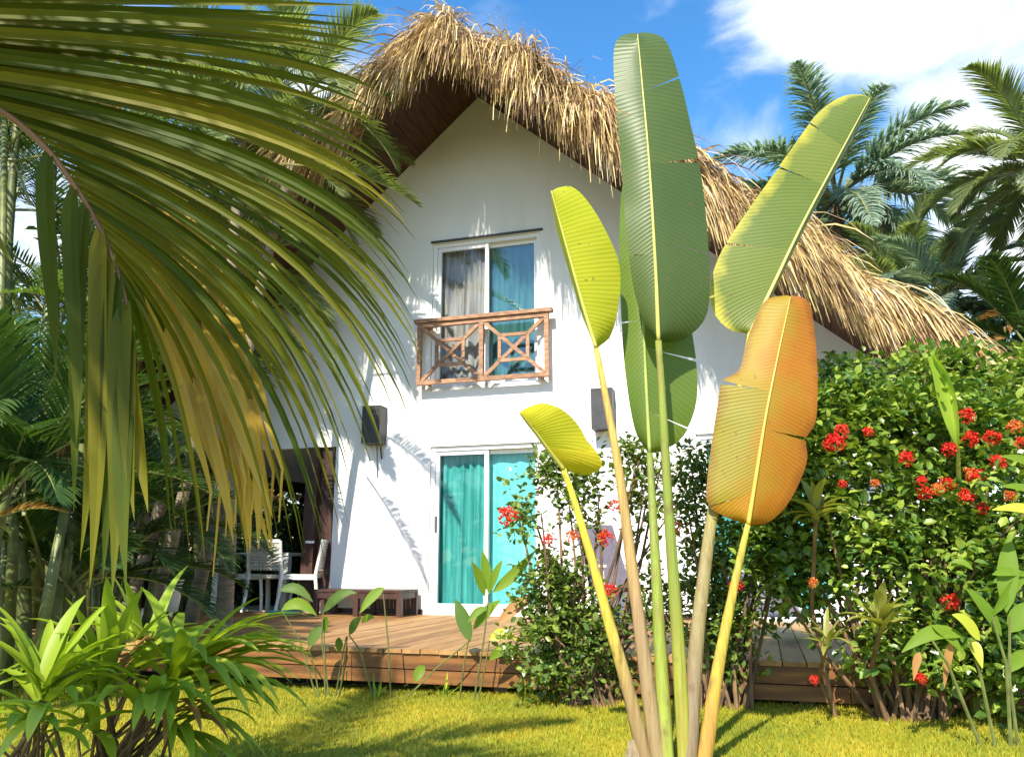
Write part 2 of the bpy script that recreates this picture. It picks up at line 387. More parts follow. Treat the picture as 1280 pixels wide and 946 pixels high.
def curtain(x0, x1, z0, z1, y, mat, par, folds, amp, gather=0):
    mb = MB(); n = int(folds*10); m = 14; vs, fs = [], []
    for j in range(m+1):
        t = j/m
        for i in range(n+1):
            q = i/n; x = x0 + (x1-x0)*q; ph = q*folds*2*math.pi
            a = amp*(.75+.35*math.sin(q*11.3+1)) * (1 + .25*t)
            vs.append((x + .008*math.sin(ph*1.5+t*2), y + a*math.sin(ph + .5*math.sin(t*4+q*9)), z1 + (z0-z1)*t))
    for j in range(m):
        for i in range(n): fs.append((j*(n+1)+i, j*(n+1)+i+1, (j+1)*(n+1)+i+1, (j+1)*(n+1)+i))
    mb.add(vs, fs); return mb.build('curtain', mat, par, smooth=True, local=True)
def sash(mb, x0, x1, z0, z1, y, b=.05, d=.045):
    mb.box(x0, x0+b, y, y+d, z0, z1); mb.box(x1-b, x1, y, y+d, z0, z1)
    mb.box(x0+b, x1-b, y+.003, y+d-.003, z0, z0+b); mb.box(x0+b, x1-b, y+.003, y+d-.003, z1-b, z1)
def glazing(name, x0, x1, z0, z1, mats, gl, label, thr=False, handle=True):
    mb = MB(); b = .055
    e = .004
    mb.box(x0+e, x0+b, .03, .16, z0+e, z1-e); mb.box(x1-b, x1-e, .03, .16, z0+e, z1-e)
    mb.box(x0+b, x1-b, .033, .157, z0+e, z0+b); mb.box(x0+b, x1-b, .033, .157, z1-b, z1-e)
    fr = mb.build(name, M['white'], house, local=True)
    if label: fr['label'] = label
    xm = (x0+x1)/2; s_ = MB()
    sash(s_, x0+b+.003, xm+.03, z0+b+.003, z1-b-.003, .05); sash(s_, xm-.03, x1-b-.003, z0+b+.003, z1-b-.003, .1)
    s_.build('frame', M['white'], fr, local=True)
    for (a, c, y, g) in ((x0+b+.053, xm-.02, .07, gl[0]), (xm+.02, x1-b-.053, .12, gl[1])):
        p = MB(); p.box(a, c, y, y+.006, z0+b+.053, z1-b-.053); p.build('pane', M[g], fr, local=True)
    if handle:
        h = MB(); h.box(x0+b+.015, x0+b+.035, .03, .048, z0+.95, z0+1.15); h.build('handle', M['lampmetal'], fr, local=True)
    curtain(x0+b, xm+.0, z0+b, z1-b, .195, M[mats[0]], fr, 6, .028)
    curtain(xm+.0, x1-b, z0+b, z1-b, .20, M[mats[1]], fr, 5 if 'aqua' not in mats[1] else 3, .02 if 'aqua' not in mats[1] else .012)
    if name == 'window':
        t = MB(); t.box(x0-.02, x1+.04, -.028, -.002, z1+.003, z1+.028); t.build('drip_strip', M['lampmetal'], fr, local=True)
    return fr
glazing('door', -.07, 1.38, .47, 2.48, ('curtain_teal','curtain_aqua'), ('glass','glass'), 'white sliding glass door with teal curtains')
glazing('window', -.10, 1.38, 3.20, 5.21, ('curtain_brown','reflection_blue'), ('glass','tintglass'), 'upper window with a taupe curtain and a blue pane', handle=False)
glazing('door', 3.2, 4.6, .47, 2.49, ('curtain_teal','curtain_aqua'), ('glass','glass'), 'sliding glass door mostly hidden by the shrubs')
# railing in front of the upper window
def railing():
    x0, x1, z0, z1, y = -.22, 1.52, 3.25, 4.06, -.14; xm = (x0+x1)/2 + .0; b = .055
    mb = MB(); mb.box(x0-.04, x1+.05, y-.055, y+.05, z1+.003, z1+.05)
    r = mb.build('railing', M['railwood'], house, local=True); r['label'] = 'weathered wooden railing of two crossed square panels'
    p = MB()
    for x in (x0, xm-b/2, x1-b): p.box(x, x+b, y-.03, y+.03, z0, z1)
    for z in (z0, z1-b): 
        p.box(x0+b, xm-b/2, y-.027, y+.027, z, z+b); p.box(xm+b/2, x1-b, y-.027, y+.027, z, z+b)
    p.box(x0+.1, x0+.15, y+.03, -.003, z0+.01, z0+.05); p.box(x1-.15, x1-.1, y+.03, -.003, z0+.01, z0+.05)
    p.box(x0+.1, x0+.15, y+.03, -.003, z1-.05, z1-.01); p.box(x1-.15, x1-.1, y+.03, -.003, z1-.05, z1-.01)
    p.build('rail', M['railwood'], r, local=True)
    for a, c in ((x0+b, xm-b/2), (xm+b/2, x1-b)):
        q = MB(); lo, hi = z0+b, z1-b; up = V((0,1,0))
        q.bar((a+.01,y-.004,hi-.005),(c-.01,y-.004,lo+.005), .045, .03, up); q.bar((a+.01,y+.004,lo+.005),(c-.01,y+.004,hi-.005), .045, .03, up)
        k = .27; aw, h = c-a, hi-lo
        ax, cx, az, cz = a+aw*k, c-aw*k, lo+h*k, hi-h*k
        for u, v in (((ax,az),(cx,az)),((cx,az),(cx,cz)),((cx,cz),(ax,cz)),((ax,cz),(ax,az))):
            q.bar((u[0],y-.009,u[1]),(v[0],y-.009,v[1]), .042, .028, up)
        q.build('crossed_panel', M['railwood'], r, local=True)
railing()
# dark open door at the porch corner
mb = MB(); mb.box(-1.80,-1.635,-.05,.10,.47,2.535); mb.box(-1.63,-1.41,.05,.22,.47,2.535)
dd = mb.build('door', M['darkwood'], house, local=True); dd['label'] = 'dark brown wooden door at the porch corner'
mb = MB(); mb.box(-1.72,-1.60,-.10,-.085,1.30,1.33); mb.box(-1.71,-1.69,-.085,-.048,1.305,1.325); mb.build('handle', M['white'], dd, local=True)
mb = MB(); mb.box(SLF+.05,-4.25,.0,.2,.45,2.538); mb.build('porch_post', M['darkwood'], house, local=True)

# roof -----------------------------------------------------------------
OV = 1.4
def thick(s):
    d = s - AP[0]; r = .36 + .05*math.sin(s*2.3+1) + .04*math.sin(s*5.1)
    if d > .4: r += .14*math.exp(-((d-1.3)/1.1)**2)
    r += -.20*math.exp(-(d/.6)**2) + .07*math.exp(-((d-.02)/.16)**2) - .06*math.exp(-((d-.36)/.12)**2)
    if d < -.45: r -= .16*min(1,(-d-.45)/.5)
    return r*(1 if abs(d) < 4.2 else .8)
def roof():
    mb = MB(); y0, y1 = -OV+.12, 9.5; E = 5.55
    for sg in (-1,1):
        vs, fs = [], []; n = 24
        for i in range(n+1):
            s = AP[0] + sg*E*i/n; z = rz_(s) + .02
            tk = thick(s)*.8
            vs += [(s,y0,z),(s,y1,z),(s,y1,z+tk),(s,y0,z+tk)]
        for i in range(n):
            for k in range(4):
                q = (i*4+k, i*4+(k+1)%4, (i+1)*4+(k+1)%4, (i+1)*4+k); fs.append(q if sg > 0 else q[::-1])
        fs.append((0,1,2,3)); fs.append((n*4+3,n*4+2,n*4+1,n*4))
        mb.add(vs, fs)
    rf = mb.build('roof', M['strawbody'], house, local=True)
    mb = MB()
    for sg in (-1,1):
        n = 14
        for i in range(40):                                # soffit boards across the slope
            a, b = AP[0]+sg*(.02+i*.135), AP[0]+sg*(.02+i*.135+.13)
            if abs(b-AP[0]) > 5.4: break
            za, zb = rz_(a)-.001, rz_(b)-.001
            vs = [(a,-OV+.25,za),(b,-OV+.25,zb),(b,-.004,zb),(a,-.004,za)]
            vs += [(x,y,z+.018) for x,y,z in vs]
            mb.add(vs, [(0,1,2,3),(7,6,5,4),(0,4,5,1),(1,5,6,2),(2,6,7,3),(3,7,4,0)])
    mb.build('soffit', M['soffit'], rf, local=True)
    # strands
    g = V((0,0,-1))
    def strand(mb, p, d, L, w, bend, seg=4):
        pts, sides, wid = [], [], []
        q = V(p); d = V(d).normalized(); rot = V((U(-1,1),U(-.7,.2),U(-.4,.4)))
        for i in range(seg+1):
            t = i/seg; pts.append(q.copy()); sd = d.cross(rot)
            if sd.length < .05: sd = d.cross(V((1,0,0)))
            sides.append(sd.normalized()); wid.append(w*(1-.75*t*t)*(.6 if i == 0 else 1))
            q = q + d*(L/seg); d = (d + g*bend/seg).normalized()
        mb.ribbon(pts, sides, wid)
    fr = MB()
    for sg, cnt in ((1,9500),(-1,7000)):
        for k in range(cnt):
            d = random.random()**.9*5.75
            s = AP[0] + sg*d; tk = thick(s); h = random.random()
            base = rz_(s) + .03 + h*tk
            y = -OV + .05 + U(0,.28)*(1-h*.4) + .10*math.sin(s*7)
            lump = noise.noise(V((s*1.7,h*1.5,sg*3)))
            dn = .15 + .16*max(0, d-1.2) + U(-.2,.3) + .25*lump
            L = U(.45,1.0)*(1+.3*lump)*1.0
            if .9 < d < 4: L *= 1.15 if sg > 0 else 1.4
            di = V((sg*dn, -U(.25,.9), -.25 - SL*dn*.7 + .6*h*U(0,1)))
            strand(fr, (s,y,base), di, L, U(.004,.0125), U(1.2,3.0))
    for k in range(900):
        s = AP[0]+random.gauss(0,.22); y = -OV + .05 + U(0,.3); sg = 1 if s > AP[0] else -1
        strand(fr, (s,y,rz_(s)+.03+random.random()*thick(s)), V((sg*U(-.1,.3),-U(.2,.8),-.3)), U(.5,.95), U(.004,.012), U(1.2,3))
    # top of the rake: strands lying down the slope, ragged outline
    for k in range(4600):
        sg = random.choice((-1,1,1)); d = U(0,5.6); s = AP[0]+sg*d
        y = -OV + U(.0,1)**2*2.2
        di = V((sg*1, U(-.5,.15), -SL + U(.15,.75)))
        strand(fr, (s,y,rz_(s)+thick(s)*U(.75,1.02)), di, U(.25,.6), U(.004,.011), U(.3,1.4), 3)
    for k in range(380):                                   # ridge tuft
        a = U(0,6.283); s = AP[0]+U(-.22,.25); y = -OV+U(.0,1.6)
        strand(fr, (s,y,AP[1]+U(.15,.34)), V((math.cos(a)*.9,-abs(math.sin(a))*.8,U(.0,.6))), U(.2,.42), U(.004,.011), U(1.5,4))
    for sg in (-1,1):                                      # eaves
        for k in range(1500):
            s = AP[0]+sg*(5.5+U(-.3,.12)); y = U(-OV,9.3)
            strand(fr, (s,y,rz_(s)+U(.05,.3)), V((sg,U(-.3,.3),-SL)), U(.3,.7), U(.005,.012), U(.3,1.5), 3)
    fr.build('thatch_fringe', M['straw'], rf, local=True)
roof()

# wall lamps --------------------------------------------------------------
def wall_lamp(s, z, label, cable, first=None):
    t = thing('wall_lamp', label, 'wall lamp', H(s, 0, z), -YAW, 'box lamps on the gable wall')
    mb = MB(); w_, h, d = .125, .47, .21
    mb.box(-w_, w_, -d, -.012, 0, h); mb.box(-w_-.004, w_+.004, -d-.004, -.01, h, h+.012)
    b = mb.build('lamp_shade', M['lampmetal'], t, local=True)
    mb = MB(); mb.box(-.06,.06,-.012,-.002,.1,.36); mb.build('wall_plate', M['lampmetal'], t, local=True)
    if cable:
        for x, L in ((.02,.42),(.07,.18)):
            mb = MB(); mb.tube([(x,-.05,.0),(x,-.03,-L*.5),(x+.005,-.012,-L)], .006 if x < .05 else .011, 6); mb.build('cable', M['lampmetal'], t, local=True)
wall_lamp(-.81, 2.53, 'dark box lamp with hanging cables on the wall left of the sliding door', True)
wall_lamp(2.16, 2.57, 'dark box lamp with no cable, on the wall behind the tall yellow stalk', False)

# ------------------------------------------------------------------ deck and terrace
deck = thing('wooden_deck', 'long low wooden deck with two-board fascia in front of the house', 'deck', P0, -YAW)
mb = MB(); x = -2.75
while x < 7.2:
    w_ = .138; yj = U(-.01,.01)
    mb.box(x, x+w_, -3.72+yj, -.006 if x > -1.45 else .0, DZ-.03, DZ+U(-.002,.002)); x += w_+.007
mb.build('decking', M['deck'], deck, local=True)
for z0, z1, o in ((DZ-.135,DZ-.034,3.70),(DZ-.235,DZ-.143,3.69)):
    mb = MB(); 
    for a, b in ((-2.75,.9),(.905,4.3),(4.305,7.2)): mb.box(a, b, -o, -o+.03, z0, z1)
    mb.build('fascia_board', M['fascia'], deck, local=True)
for x in (-2.6,-.6,1.98,4.0,5.6,7.0):
    for o in (3.62, 1.9, .4):
        mb = MB(); mb.box(x,x+.1,-o,-o+.1,.05,DZ-.034); mb.build('post', M['darkwood'], deck, local=True)
mb = MB(); mb.box(-2.75,7.2,-3.3,-3.27,.05,DZ-.04); mb.build('underdeck_shade', M['black'], deck, local=True)  # added black sheet standing in for the shade under the deck
terr = MB(); terr.box(-4.6,-1.63,.02,5.2,.07,DZ+.012); terr.box(-3.3,-1.45,-.09,.018,.07,DZ+.022)
tt = terr.build('terrace', M['stone']); tt.location = P0; tt.rotation_euler = (0,0,-YAW)
tag(tt, 'pale stone terrace under the porch with a raised edge strip', 'terrace')

def low_bench():
    t = thing('low_bench', 'dark brown slatted low bench against the white wall on the deck', 'bench', H(-.72,.32,DZ), -YAW)
    L, D, h = .57, .25, .30
    mb = MB()
    for i in range(5): mb.box(-L, L, -D+i*.1, -D+i*.1+.094, h-.03, h)
    mb.build('seat', M['darkwood'], t, local=True)
    mb = MB(); mb.box(-L+.06,L-.06,-D+.01,-D+.03,h-.10,h-.033); mb.box(-L+.06,L-.06,D-.03,D-.01,h-.10,h-.033)
    mb.box(-L+.01,-L+.03,-D+.06,D-.06,h-.10,h-.033); mb.box(L-.03,L-.01,-D+.06,D-.06,h-.10,h-.033); mb.build('apron', M['darkwood'], t, local=True)
    for x in (-L,-.04,L-.06):
        for y in (-D, D-.06):
            mb = MB(); mb.box(x, x+.06, y+.002, y+.058, 0, h-.032); mb.build('leg', M['darkwood'], t, local=True)
    mb = MB()
    for i in range(9): mb.box(.05+i*.055, .085+i*.055, D-.05, D-.03, .05, h-.1)
    mb.box(.03, L-.06, D-.055, D-.025, .02, .05); mb.build('slat_panel', M['darkwood'], t, local=True)
low_bench()
mb = MB(); 
for i in range(3): mb.box(-.16+.01*i, .15-.01*i, -.11+.01*i, .1-.01*i, .012*i+.001, .012*i+.011)
tw = mb.build('towel', M['teal']); tw.location = H(-1.78,.42,DZ+.004); tw.rotation_euler = (0,0,-YAW+.1)
tag(tw, 'folded teal green towel lying on the deck near the terrace edge', 'towel')

# dining set --------------------------------------------------------------
tb = thing('dining_table', 'white dining table on the porch between the white chairs', 'table', H(-2.75,-.75,DZ+.012), -YAW)
mb = MB(); mb.box(-.72,.52,-.42,.42,.69,.73); mb.build('tabletop', M['chairwhite'], tb, local=True)
for x in (-.66,.42):
    for y in (-.40,.31):
        mb = MB(); mb.box(x,x+.09,y,y+.09,0,.687); mb.build('leg', M['chairwhite'], tb, local=True)
def dining_chair():
    t = thing('dining_chair', '', 'chair', (0,0,0), 0, 'white dining chairs on the porch')
    s_ = .22
    mb = MB(); mb.box(-s_,s_,-s_,s_,.41,.45); mb.build('seat', M['weave'], t, local=True)
    mb = MB(); mb.box(-s_-.02,-s_-.001,-s_,s_,.39,.455); mb.box(s_+.001,s_+.02,-s_,s_,.39,.455); mb.box(-s_,s_,-s_-.02,-s_-.001,.39,.455); mb.build('seat_frame', M['chairwhite'], t, local=True)
    for x in (-s_-.01, s_+.01):
        mb = MB(); mb.tube([(x,-s_,.41),(x,-s_-.02,.2),(x,-s_-.03,0)], [.022,.02,.017], 8); mb.build('leg', M['chairwhite'], t, local=True)
        mb = MB(); mb.tube([(x,s_+.07,.86),(x,s_+.03,.62),(x,s_,.43),(x,s_+.03,.2),(x,s_+.10,0)], [.018,.021,.024,.021,.017], 8); mb.build('leg', M['chairwhite'], t, local=True)
    mb = MB()
    for i in range(9):                                     # woven back
        z = .53+i*.038; y = s_+.015+(z-.45)*.13
        mb.bar((-s_,y,z),(s_,y,z),.012,.03)
    for i in range(9):
        x = -s_+.03+i*.047; mb.bar((x,s_+.02,.5),(x,s_+.06,.86),.02,.01,V((0,1,0)))
    mb.build('backrest', M['weave'], t, local=True)
    mb = MB(); mb.bar((-s_,s_+.068,.86),(s_,s_+.068,.86),.03,.04); mb.build('top_rail', M['chairwhite'], t, local=True)
    return t
ch = dining_chair()
for i, (px, Y, rz, lab) in enumerate(((306,10.6,R(95),'white chair at the far left end of the porch table, seen from the side'),
                                      (340,10.5,R(165),'white woven-back chair on the near side of the porch table'),
                                      (378,10.5,R(-95),'white woven-back chair beside the dark wooden door'))):
    c = ch if i == 0 else copy_tree(ch)
    p = at(px, 762, Y); c.location = (p.x, Y, DZ+.012 if Y > 10.3 else DZ); c.rotation_euler = (0,0,rz); c['label'] = lab

# deck chairs --------------------------------------------------------------
def deck_chair():
    t = thing('deck_chair', '', 'deck chair', (0,0,0), 0, 'grey sling deck chairs')
    w_ = .27
    def sheet(pts, name):
        mb = MB(); vs, fs = [], []
        for p in pts: 
            for x in (-w_+.03, w_-.03): vs.append((x, p[0], p[1]))
        n = len(pts)
        for p in pts:
            for x in (-w_+.03, w_-.03): vs.append((x, p[0], p[1]-.012))
        for i in range(n-1):
            a = i*2; fs.append((a,a+1,a+3,a+2)); b = n*2+i*2; fs.append((b+2,b+3,b+1,b)); fs.append((a+2,b+2,b,a)); fs.append((a+1,b+1,b+3,a+3))
        mb.add(vs, fs); mb.build(name, M['grey_sling'], t, local=True)
    sheet([(.0,.34),(.12,.58),(.26,.86),(.33,1.0)], 'backrest')
    sheet([(.0,.335),(-.2,.33),(-.42,.37),(-.5,.37)], 'seat')
    for x in (-w_, w_):
        mb = MB(); mb.tube([(x,.35,1.02),(x,.0,.33),(x,-.5,.38)], .016, 8); mb.build('side_rail', M['white'], t, local=True)
        mb = MB(); mb.bar((x,.30,.58),(x,-.32,.57),.05,.025); mb.build('armrest', M['stone'], t, local=True)
        mb = MB(); mb.tube([(x,-.28,.56),(x,-.30,.3),(x,-.12,0)], .015, 8); mb.build('leg', M['white'], t, local=True)
        mb = MB(); mb.tube([(x,.05,.57),(x,.05,.3),(x,.30,0)], .015, 8); mb.build('leg', M['white'], t, local=True)
    mb = MB(); mb.bar((-w_,.35,1.02),(w_,.35,1.02),.03,.03); mb.build('top_rail', M['white'], t, local=True)
    return t
dc = deck_chair()
for i, (px, Y, rz, z, lab) in enumerate(((765,8.4,R(25),0,'grey sling deck chair with pale frame, behind the middle shrub'),
                                      (972,7.1,R(20),-.12,'low dark grey deck chair, mostly hidden between the two shrubs'))):
    c = dc if i == 0 else copy_tree(dc)
    p = at(px, 770, Y); c.location = (p.x, Y, DZ+.004); c.rotation_euler = (0,0,rz); c['label'] = lab
    if i: c.scale = (1.05,1.05,.52)

# low garden wall with a rail behind the porch
gw = thing('garden_wall', 'low grey garden wall with a thin metal rail behind the porch', 'wall', H(-3.6,-5.6,0), -YAW)
mb = MB(); mb.box(-5,2.2,0,.2,.06,1.32); mb.build('wall', M['greywall'], gw, local=True)
mb = MB(); mb.tube([(-5,.1,1.55),(2.2,.1,1.55)],.018,6); mb.tube([(-5,.1,1.44),(2.2,.1,1.44)],.012,6)
for i in range(9): mb.tube([(-5+i*.9,.1,1.3),(-5+i*.9,.1,1.55)],.014,6)
mb.build('rail', M['white'], gw, local=True)

# ------------------------------------------------------------------ plants: generators
def curve3(p0, az, el, L, droop, n, twist=0):
    d = V((math.cos(az)*math.cos(el), math.sin(az)*math.cos(el), math.sin(el))); q = V(p0); pts = [q.copy()]; ds = [d.copy()]
    for i in range(n):
        q = q + d*(L/n); e = droop*(.4+1.2*i/n)/n
        d = (d + V((0,0,-1))*e).normalized(); pts.append(q.copy()); ds.append(d.copy())
    return pts, ds
def frond(leaf, rach, p0, az, el, L, droop, npair=44, ll=.5, lw=.012, vdrop=.6, start=.22, ang=55, rr=.016, jit=.12, seg=3, lift=.25):
    n = 14; pts, ds = curve3(p0, az, el, L, droop, n)
    rach.tube(pts, [rr*(1-.85*i/n) for i in range(n+1)], 5)
    hs = V((-math.sin(az), math.cos(az), 0))
    for i in range(npair):
        t = start + (1-start)*i/(npair-1); f = t*n; k = min(int(f), n-1); f -= k
        p = pts[k].lerp(pts[k+1], f); d = ds[k].lerp(ds[k+1], f).normalized()
        sd = hs - d*hs.dot(d); sd.normalize(); up = sd.cross(d)
        if up.z < 0: up = -up
        l = ll*(math.sin(math.pi*min(1,(.12+.86*(t-start)/(1-start))))**.55)*(1-.25*t)
        th = R(ang - 25*t)
        for sg in (-1,1):
            v = d*math.cos(th+U(-jit,jit)) + sd*(sg*math.sin(th)) + up*(lift+U(-jit,jit))
            v.normalize(); L2 = l*U(.85,1.1); q = p.copy(); P, S, Wd = [], [], []
            for j in range(seg+1):
                u = j/seg; P.append(q.copy()); s_ = v.cross(up + d*.3)
                if s_.length < .05: s_ = v.cross(d)
                S.append(s_.normalized()); Wd.append(lw*(.55 if j == 0 else 1-.9*u**2.2))
                q = q + v*(L2/seg); v = (v + V((0,0,-1))*(vdrop*(.6+.8*u)/seg)).normalized()
            leaf.ribbon(P, S, Wd)
def palm(name, label, base, top, fronds, mats, trunk_r=.09, group=None, canes=None, cat='palm tree', deadmat=None):
    """fronds: list of dicts for frond(); each one a part"""
    base, top = V(base), V(top)
    t = thing(name, label, cat, base, 0, group)
    mb = MB(); n = 14; pts = []; 
    for i in range(n+1):
        q = base.lerp(top, i/n); q += V((math.sin(i*.5)*.03, math.cos(i*.4)*.03, 0)); pts.append(q)
    mb.tube(pts, [trunk_r*(1.25-.5*i/n + (.06 if i % 2 else 0)) for i in range(n+1)], 10)
    mb.build('trunk', mats[2], t, smooth=True)
    for c in (canes or []):
        mb = MB(); a = base + V((c[0],c[1],0)); b = a.lerp(top, c[2]) + V((c[0],c[1],0))*1.5
        mb.tube([a, a.lerp(b,.5)+V((0,0,.05)), b], [trunk_r*.9,trunk_r*.8,trunk_r*.6], 8); mb.build('cane', mats[2], t, smooth=True)
    for kw in fronds:
        kw = dict(kw); p = kw.pop('p', top); m = kw.pop('mat', 0)
        lf, rc = MB(), MB(); frond(lf, rc, p, **kw)
        if m == 'dead': o = lf.build('frond', M['deadfrond'], t); o['label'] = 'brown withered frond'
        else: o = lf.build('frond', mats[0], t)
        rc.build('rachis', mats[1], o)
    return t
def crown(n, L, el0, el1, droop, az0=0, az1=2*math.pi, jit=.25, **kw):
    out = []
    for i in range(n):
        f = (i*.618034) % 1
        out.append(dict(az=az0+(az1-az0)*(i+U(-jit,jit))/n, el=el0+(el1-el0)*f, L=L*U(.85,1.1), droop=droop*U(.8,1.25), **kw))
    return out

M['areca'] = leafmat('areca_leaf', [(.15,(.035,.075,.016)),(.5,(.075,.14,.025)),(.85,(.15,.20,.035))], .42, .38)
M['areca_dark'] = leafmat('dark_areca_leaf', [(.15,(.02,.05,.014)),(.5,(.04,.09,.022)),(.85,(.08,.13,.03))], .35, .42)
M['coco'] = leafmat('coconut_leaf', [(.15,(.10,.14,.06)),(.5,(.20,.25,.10)),(.85,(.33,.36,.17))], .45, .35)
M['royal'] = leafmat('royal_palm_leaf', [(.15,(.13,.20,.145)),(.5,(.23,.31,.23)),(.85,(.37,.43,.34))], .45, .45, tcol=(1.1,1.2,.7))
M['deadfrond'] = leafmat('withered_frond', [(.15,(.16,.07,.02)),(.5,(.36,.18,.05)),(.85,(.48,.30,.10))], .35, .6, tcol=(1.2,1,.6))
M['rachis'] = plain('green_rachis', (.20,.20,.06), .45, .3, 5, isl=.2)
M['rachis_brown'] = plain('brown_rachis', (.20,.085,.03), .45, .35, 6, isl=.2)

# ------------------------------------------------------------------ left background palms
AR = (M['areca'], M['rachis'], M['cane']); AD = (M['areca_dark'], M['rachis'], M['cane']); CO = (M['coco'], M['rachis'], M['bark'])
canes = [(.22,.1,.9),(-.2,.15,.8),(.05,-.2,.95),(-.15,-.15,.7)]
g_l = 'feathery palms left of the house'
def gp(px, Y, z=GZ-.04):
    d = ray(px, 700); return V((d.x/d.y*Y, Y, z))
def topat(px, py, Y): return at(px, py, Y)
def areca(label, px, pyt, Y, n, L, mats, el=(.35,1.35), droop=1.5, **kw):
    b = gp(px, Y); t = at(px, pyt, Y); kw2 = dict(npair=46, ll=.46, lw=.013, vdrop=.55); kw2.update(kw)
    fr = crown(n, L, el[0], el[1], droop, **kw2)
    for k, f in enumerate(fr): f['p'] = b.lerp(t, U(.72,1.0)) + V((U(-.25,.25),U(-.25,.25),0))
    return palm('areca_palm', label, b, t, fr, mats, .05, g_l, canes, 'palm')
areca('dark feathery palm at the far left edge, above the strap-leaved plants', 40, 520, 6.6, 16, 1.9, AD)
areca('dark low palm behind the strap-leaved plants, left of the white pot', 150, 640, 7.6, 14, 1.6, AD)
areca('sunlit feathery palm low beside the porch table', 165, 610, 9.6, 13, 1.4, AR, droop=1.7)
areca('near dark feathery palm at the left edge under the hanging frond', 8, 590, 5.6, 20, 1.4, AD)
areca('tall bright feathery palm standing just left of the porch', 150, 400, 9.4, 18, 2.3, AR)
areca('mid green feathery palm high behind the hanging green leaflets', 70, 330, 9.0, 18, 2.3, AR)
areca('shaded feathery palm leaning towards the porch roof corner', 255, 420, 10.2, 14, 1.8, AR, el=(.1,1.2), droop=1.7)
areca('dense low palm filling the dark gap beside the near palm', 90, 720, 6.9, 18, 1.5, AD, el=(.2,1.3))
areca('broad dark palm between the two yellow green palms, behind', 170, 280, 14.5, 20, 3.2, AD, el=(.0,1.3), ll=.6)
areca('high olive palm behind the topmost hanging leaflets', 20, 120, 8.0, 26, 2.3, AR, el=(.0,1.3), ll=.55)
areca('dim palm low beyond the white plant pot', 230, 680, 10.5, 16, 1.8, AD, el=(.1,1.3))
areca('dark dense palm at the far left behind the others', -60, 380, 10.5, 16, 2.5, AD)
areca('tall yellow green palm rising highest at the upper left', 120, 120, 12.0, 20, 2.8, AR, el=(.1,1.3), ll=.55)
areca('grey green palm rising behind the left eave of the roof', 300, 90, 13.0, 20, 2.9, CO, el=(0,1.3), ll=.6)
# coconut palm near the house, its fronds reach in front of the gable
b = gp(285, 8.3); t_ = at(300, 175, 8.3)
fr = crown(12, 2.1, .2, 1.3, 1.5, 1.2, 4.6, npair=54, ll=.55, lw=.012, vdrop=.8)
fr += [dict(az=-.12, el=-.12, L=1.75, droop=.75, npair=60, ll=.5, lw=.011, vdrop=.5, p=at(352,205,8.3)), dict(az=-.2, el=-.55, L=1.7, droop=.9, npair=60, ll=.42, lw=.010, vdrop=1.0, p=at(345,260,8.2)),
       dict(az=-.3, el=-.9, L=1.6, droop=.5, npair=50, ll=.4, lw=.010, vdrop=.9, p=at(340,330,8.2))]
palm('coconut_palm', 'coconut palm whose pale fronds reach in front of the gable wall', b, t_, fr, CO, .07, g_l, None, 'palm')
for (lab, px, py, Y, n_, L) in (('pale fine-leaved palm hiding the left slope of the thatch', 335, 215, 9.0, 20, 1.8), ('slender pale palm reaching up in front of the thatch rake', 385, 120, 8.4, 12, 1.35), ('light green palm in front of the left eave, lowest of its neighbours', 300, 330, 9.0, 14, 1.5)):
    b = gp(px-150, Y); t_ = at(px, py, Y); fr = crown(n_, L, -.3, 1.3, 1.4, npair=64, ll=.5, lw=.012, vdrop=.7)
    palm('coconut_palm', lab, b, t_, fr, CO, .06, g_l, None, 'palm')
# reddish frond at the left edge
pm = palm('areca_palm', 'young palm with one red brown frond at the left picture edge', gp(-90, 5.2), at(-70, 690, 5.2),
     [dict(az=.35, el=.8, L=.75, droop=1.4, npair=22, ll=.22, lw=.009, mat='dead'), dict(az=1.8, el=.9, L=.8, droop=1.2, npair=26, ll=.3, lw=.01), dict(az=3.6, el=.8, L=.8, droop=1.4, npair=26, ll=.3, lw=.01)], AD, .03, g_l, None, 'palm')
# white pot standing among the palms
pt = MB(); pr = [(.0,.0),(.15,.0),(.19,.25),(.20,.5),(.235,.56),(.235,.60),(.2,.60),(.18,.52),(0,.5)]
n = 24; vs = []; fs = []
for r_, z in pr:
    for k in range(n): vs.append((r_*math.cos(k*2*math.pi/n), r_*math.sin(k*2*math.pi/n), z))
for i in range(len(pr)-1):
    for k in range(n): fs.append((i*n+k, i*n+(k+1)%n, (i+1)*n+(k+1)%n, (i+1)*n+k))
pt.add(vs, fs); po = pt.build('plant_pot', M['white'], smooth=True); po.location = gp(214, 8.1, .07)+V((0,0,.22))
po.scale = (.40,.40,.50); po.location = at(214, 764, 8.1)
tag(po, 'small white plant pot half hidden by palm leaves left of the porch', 'plant pot')

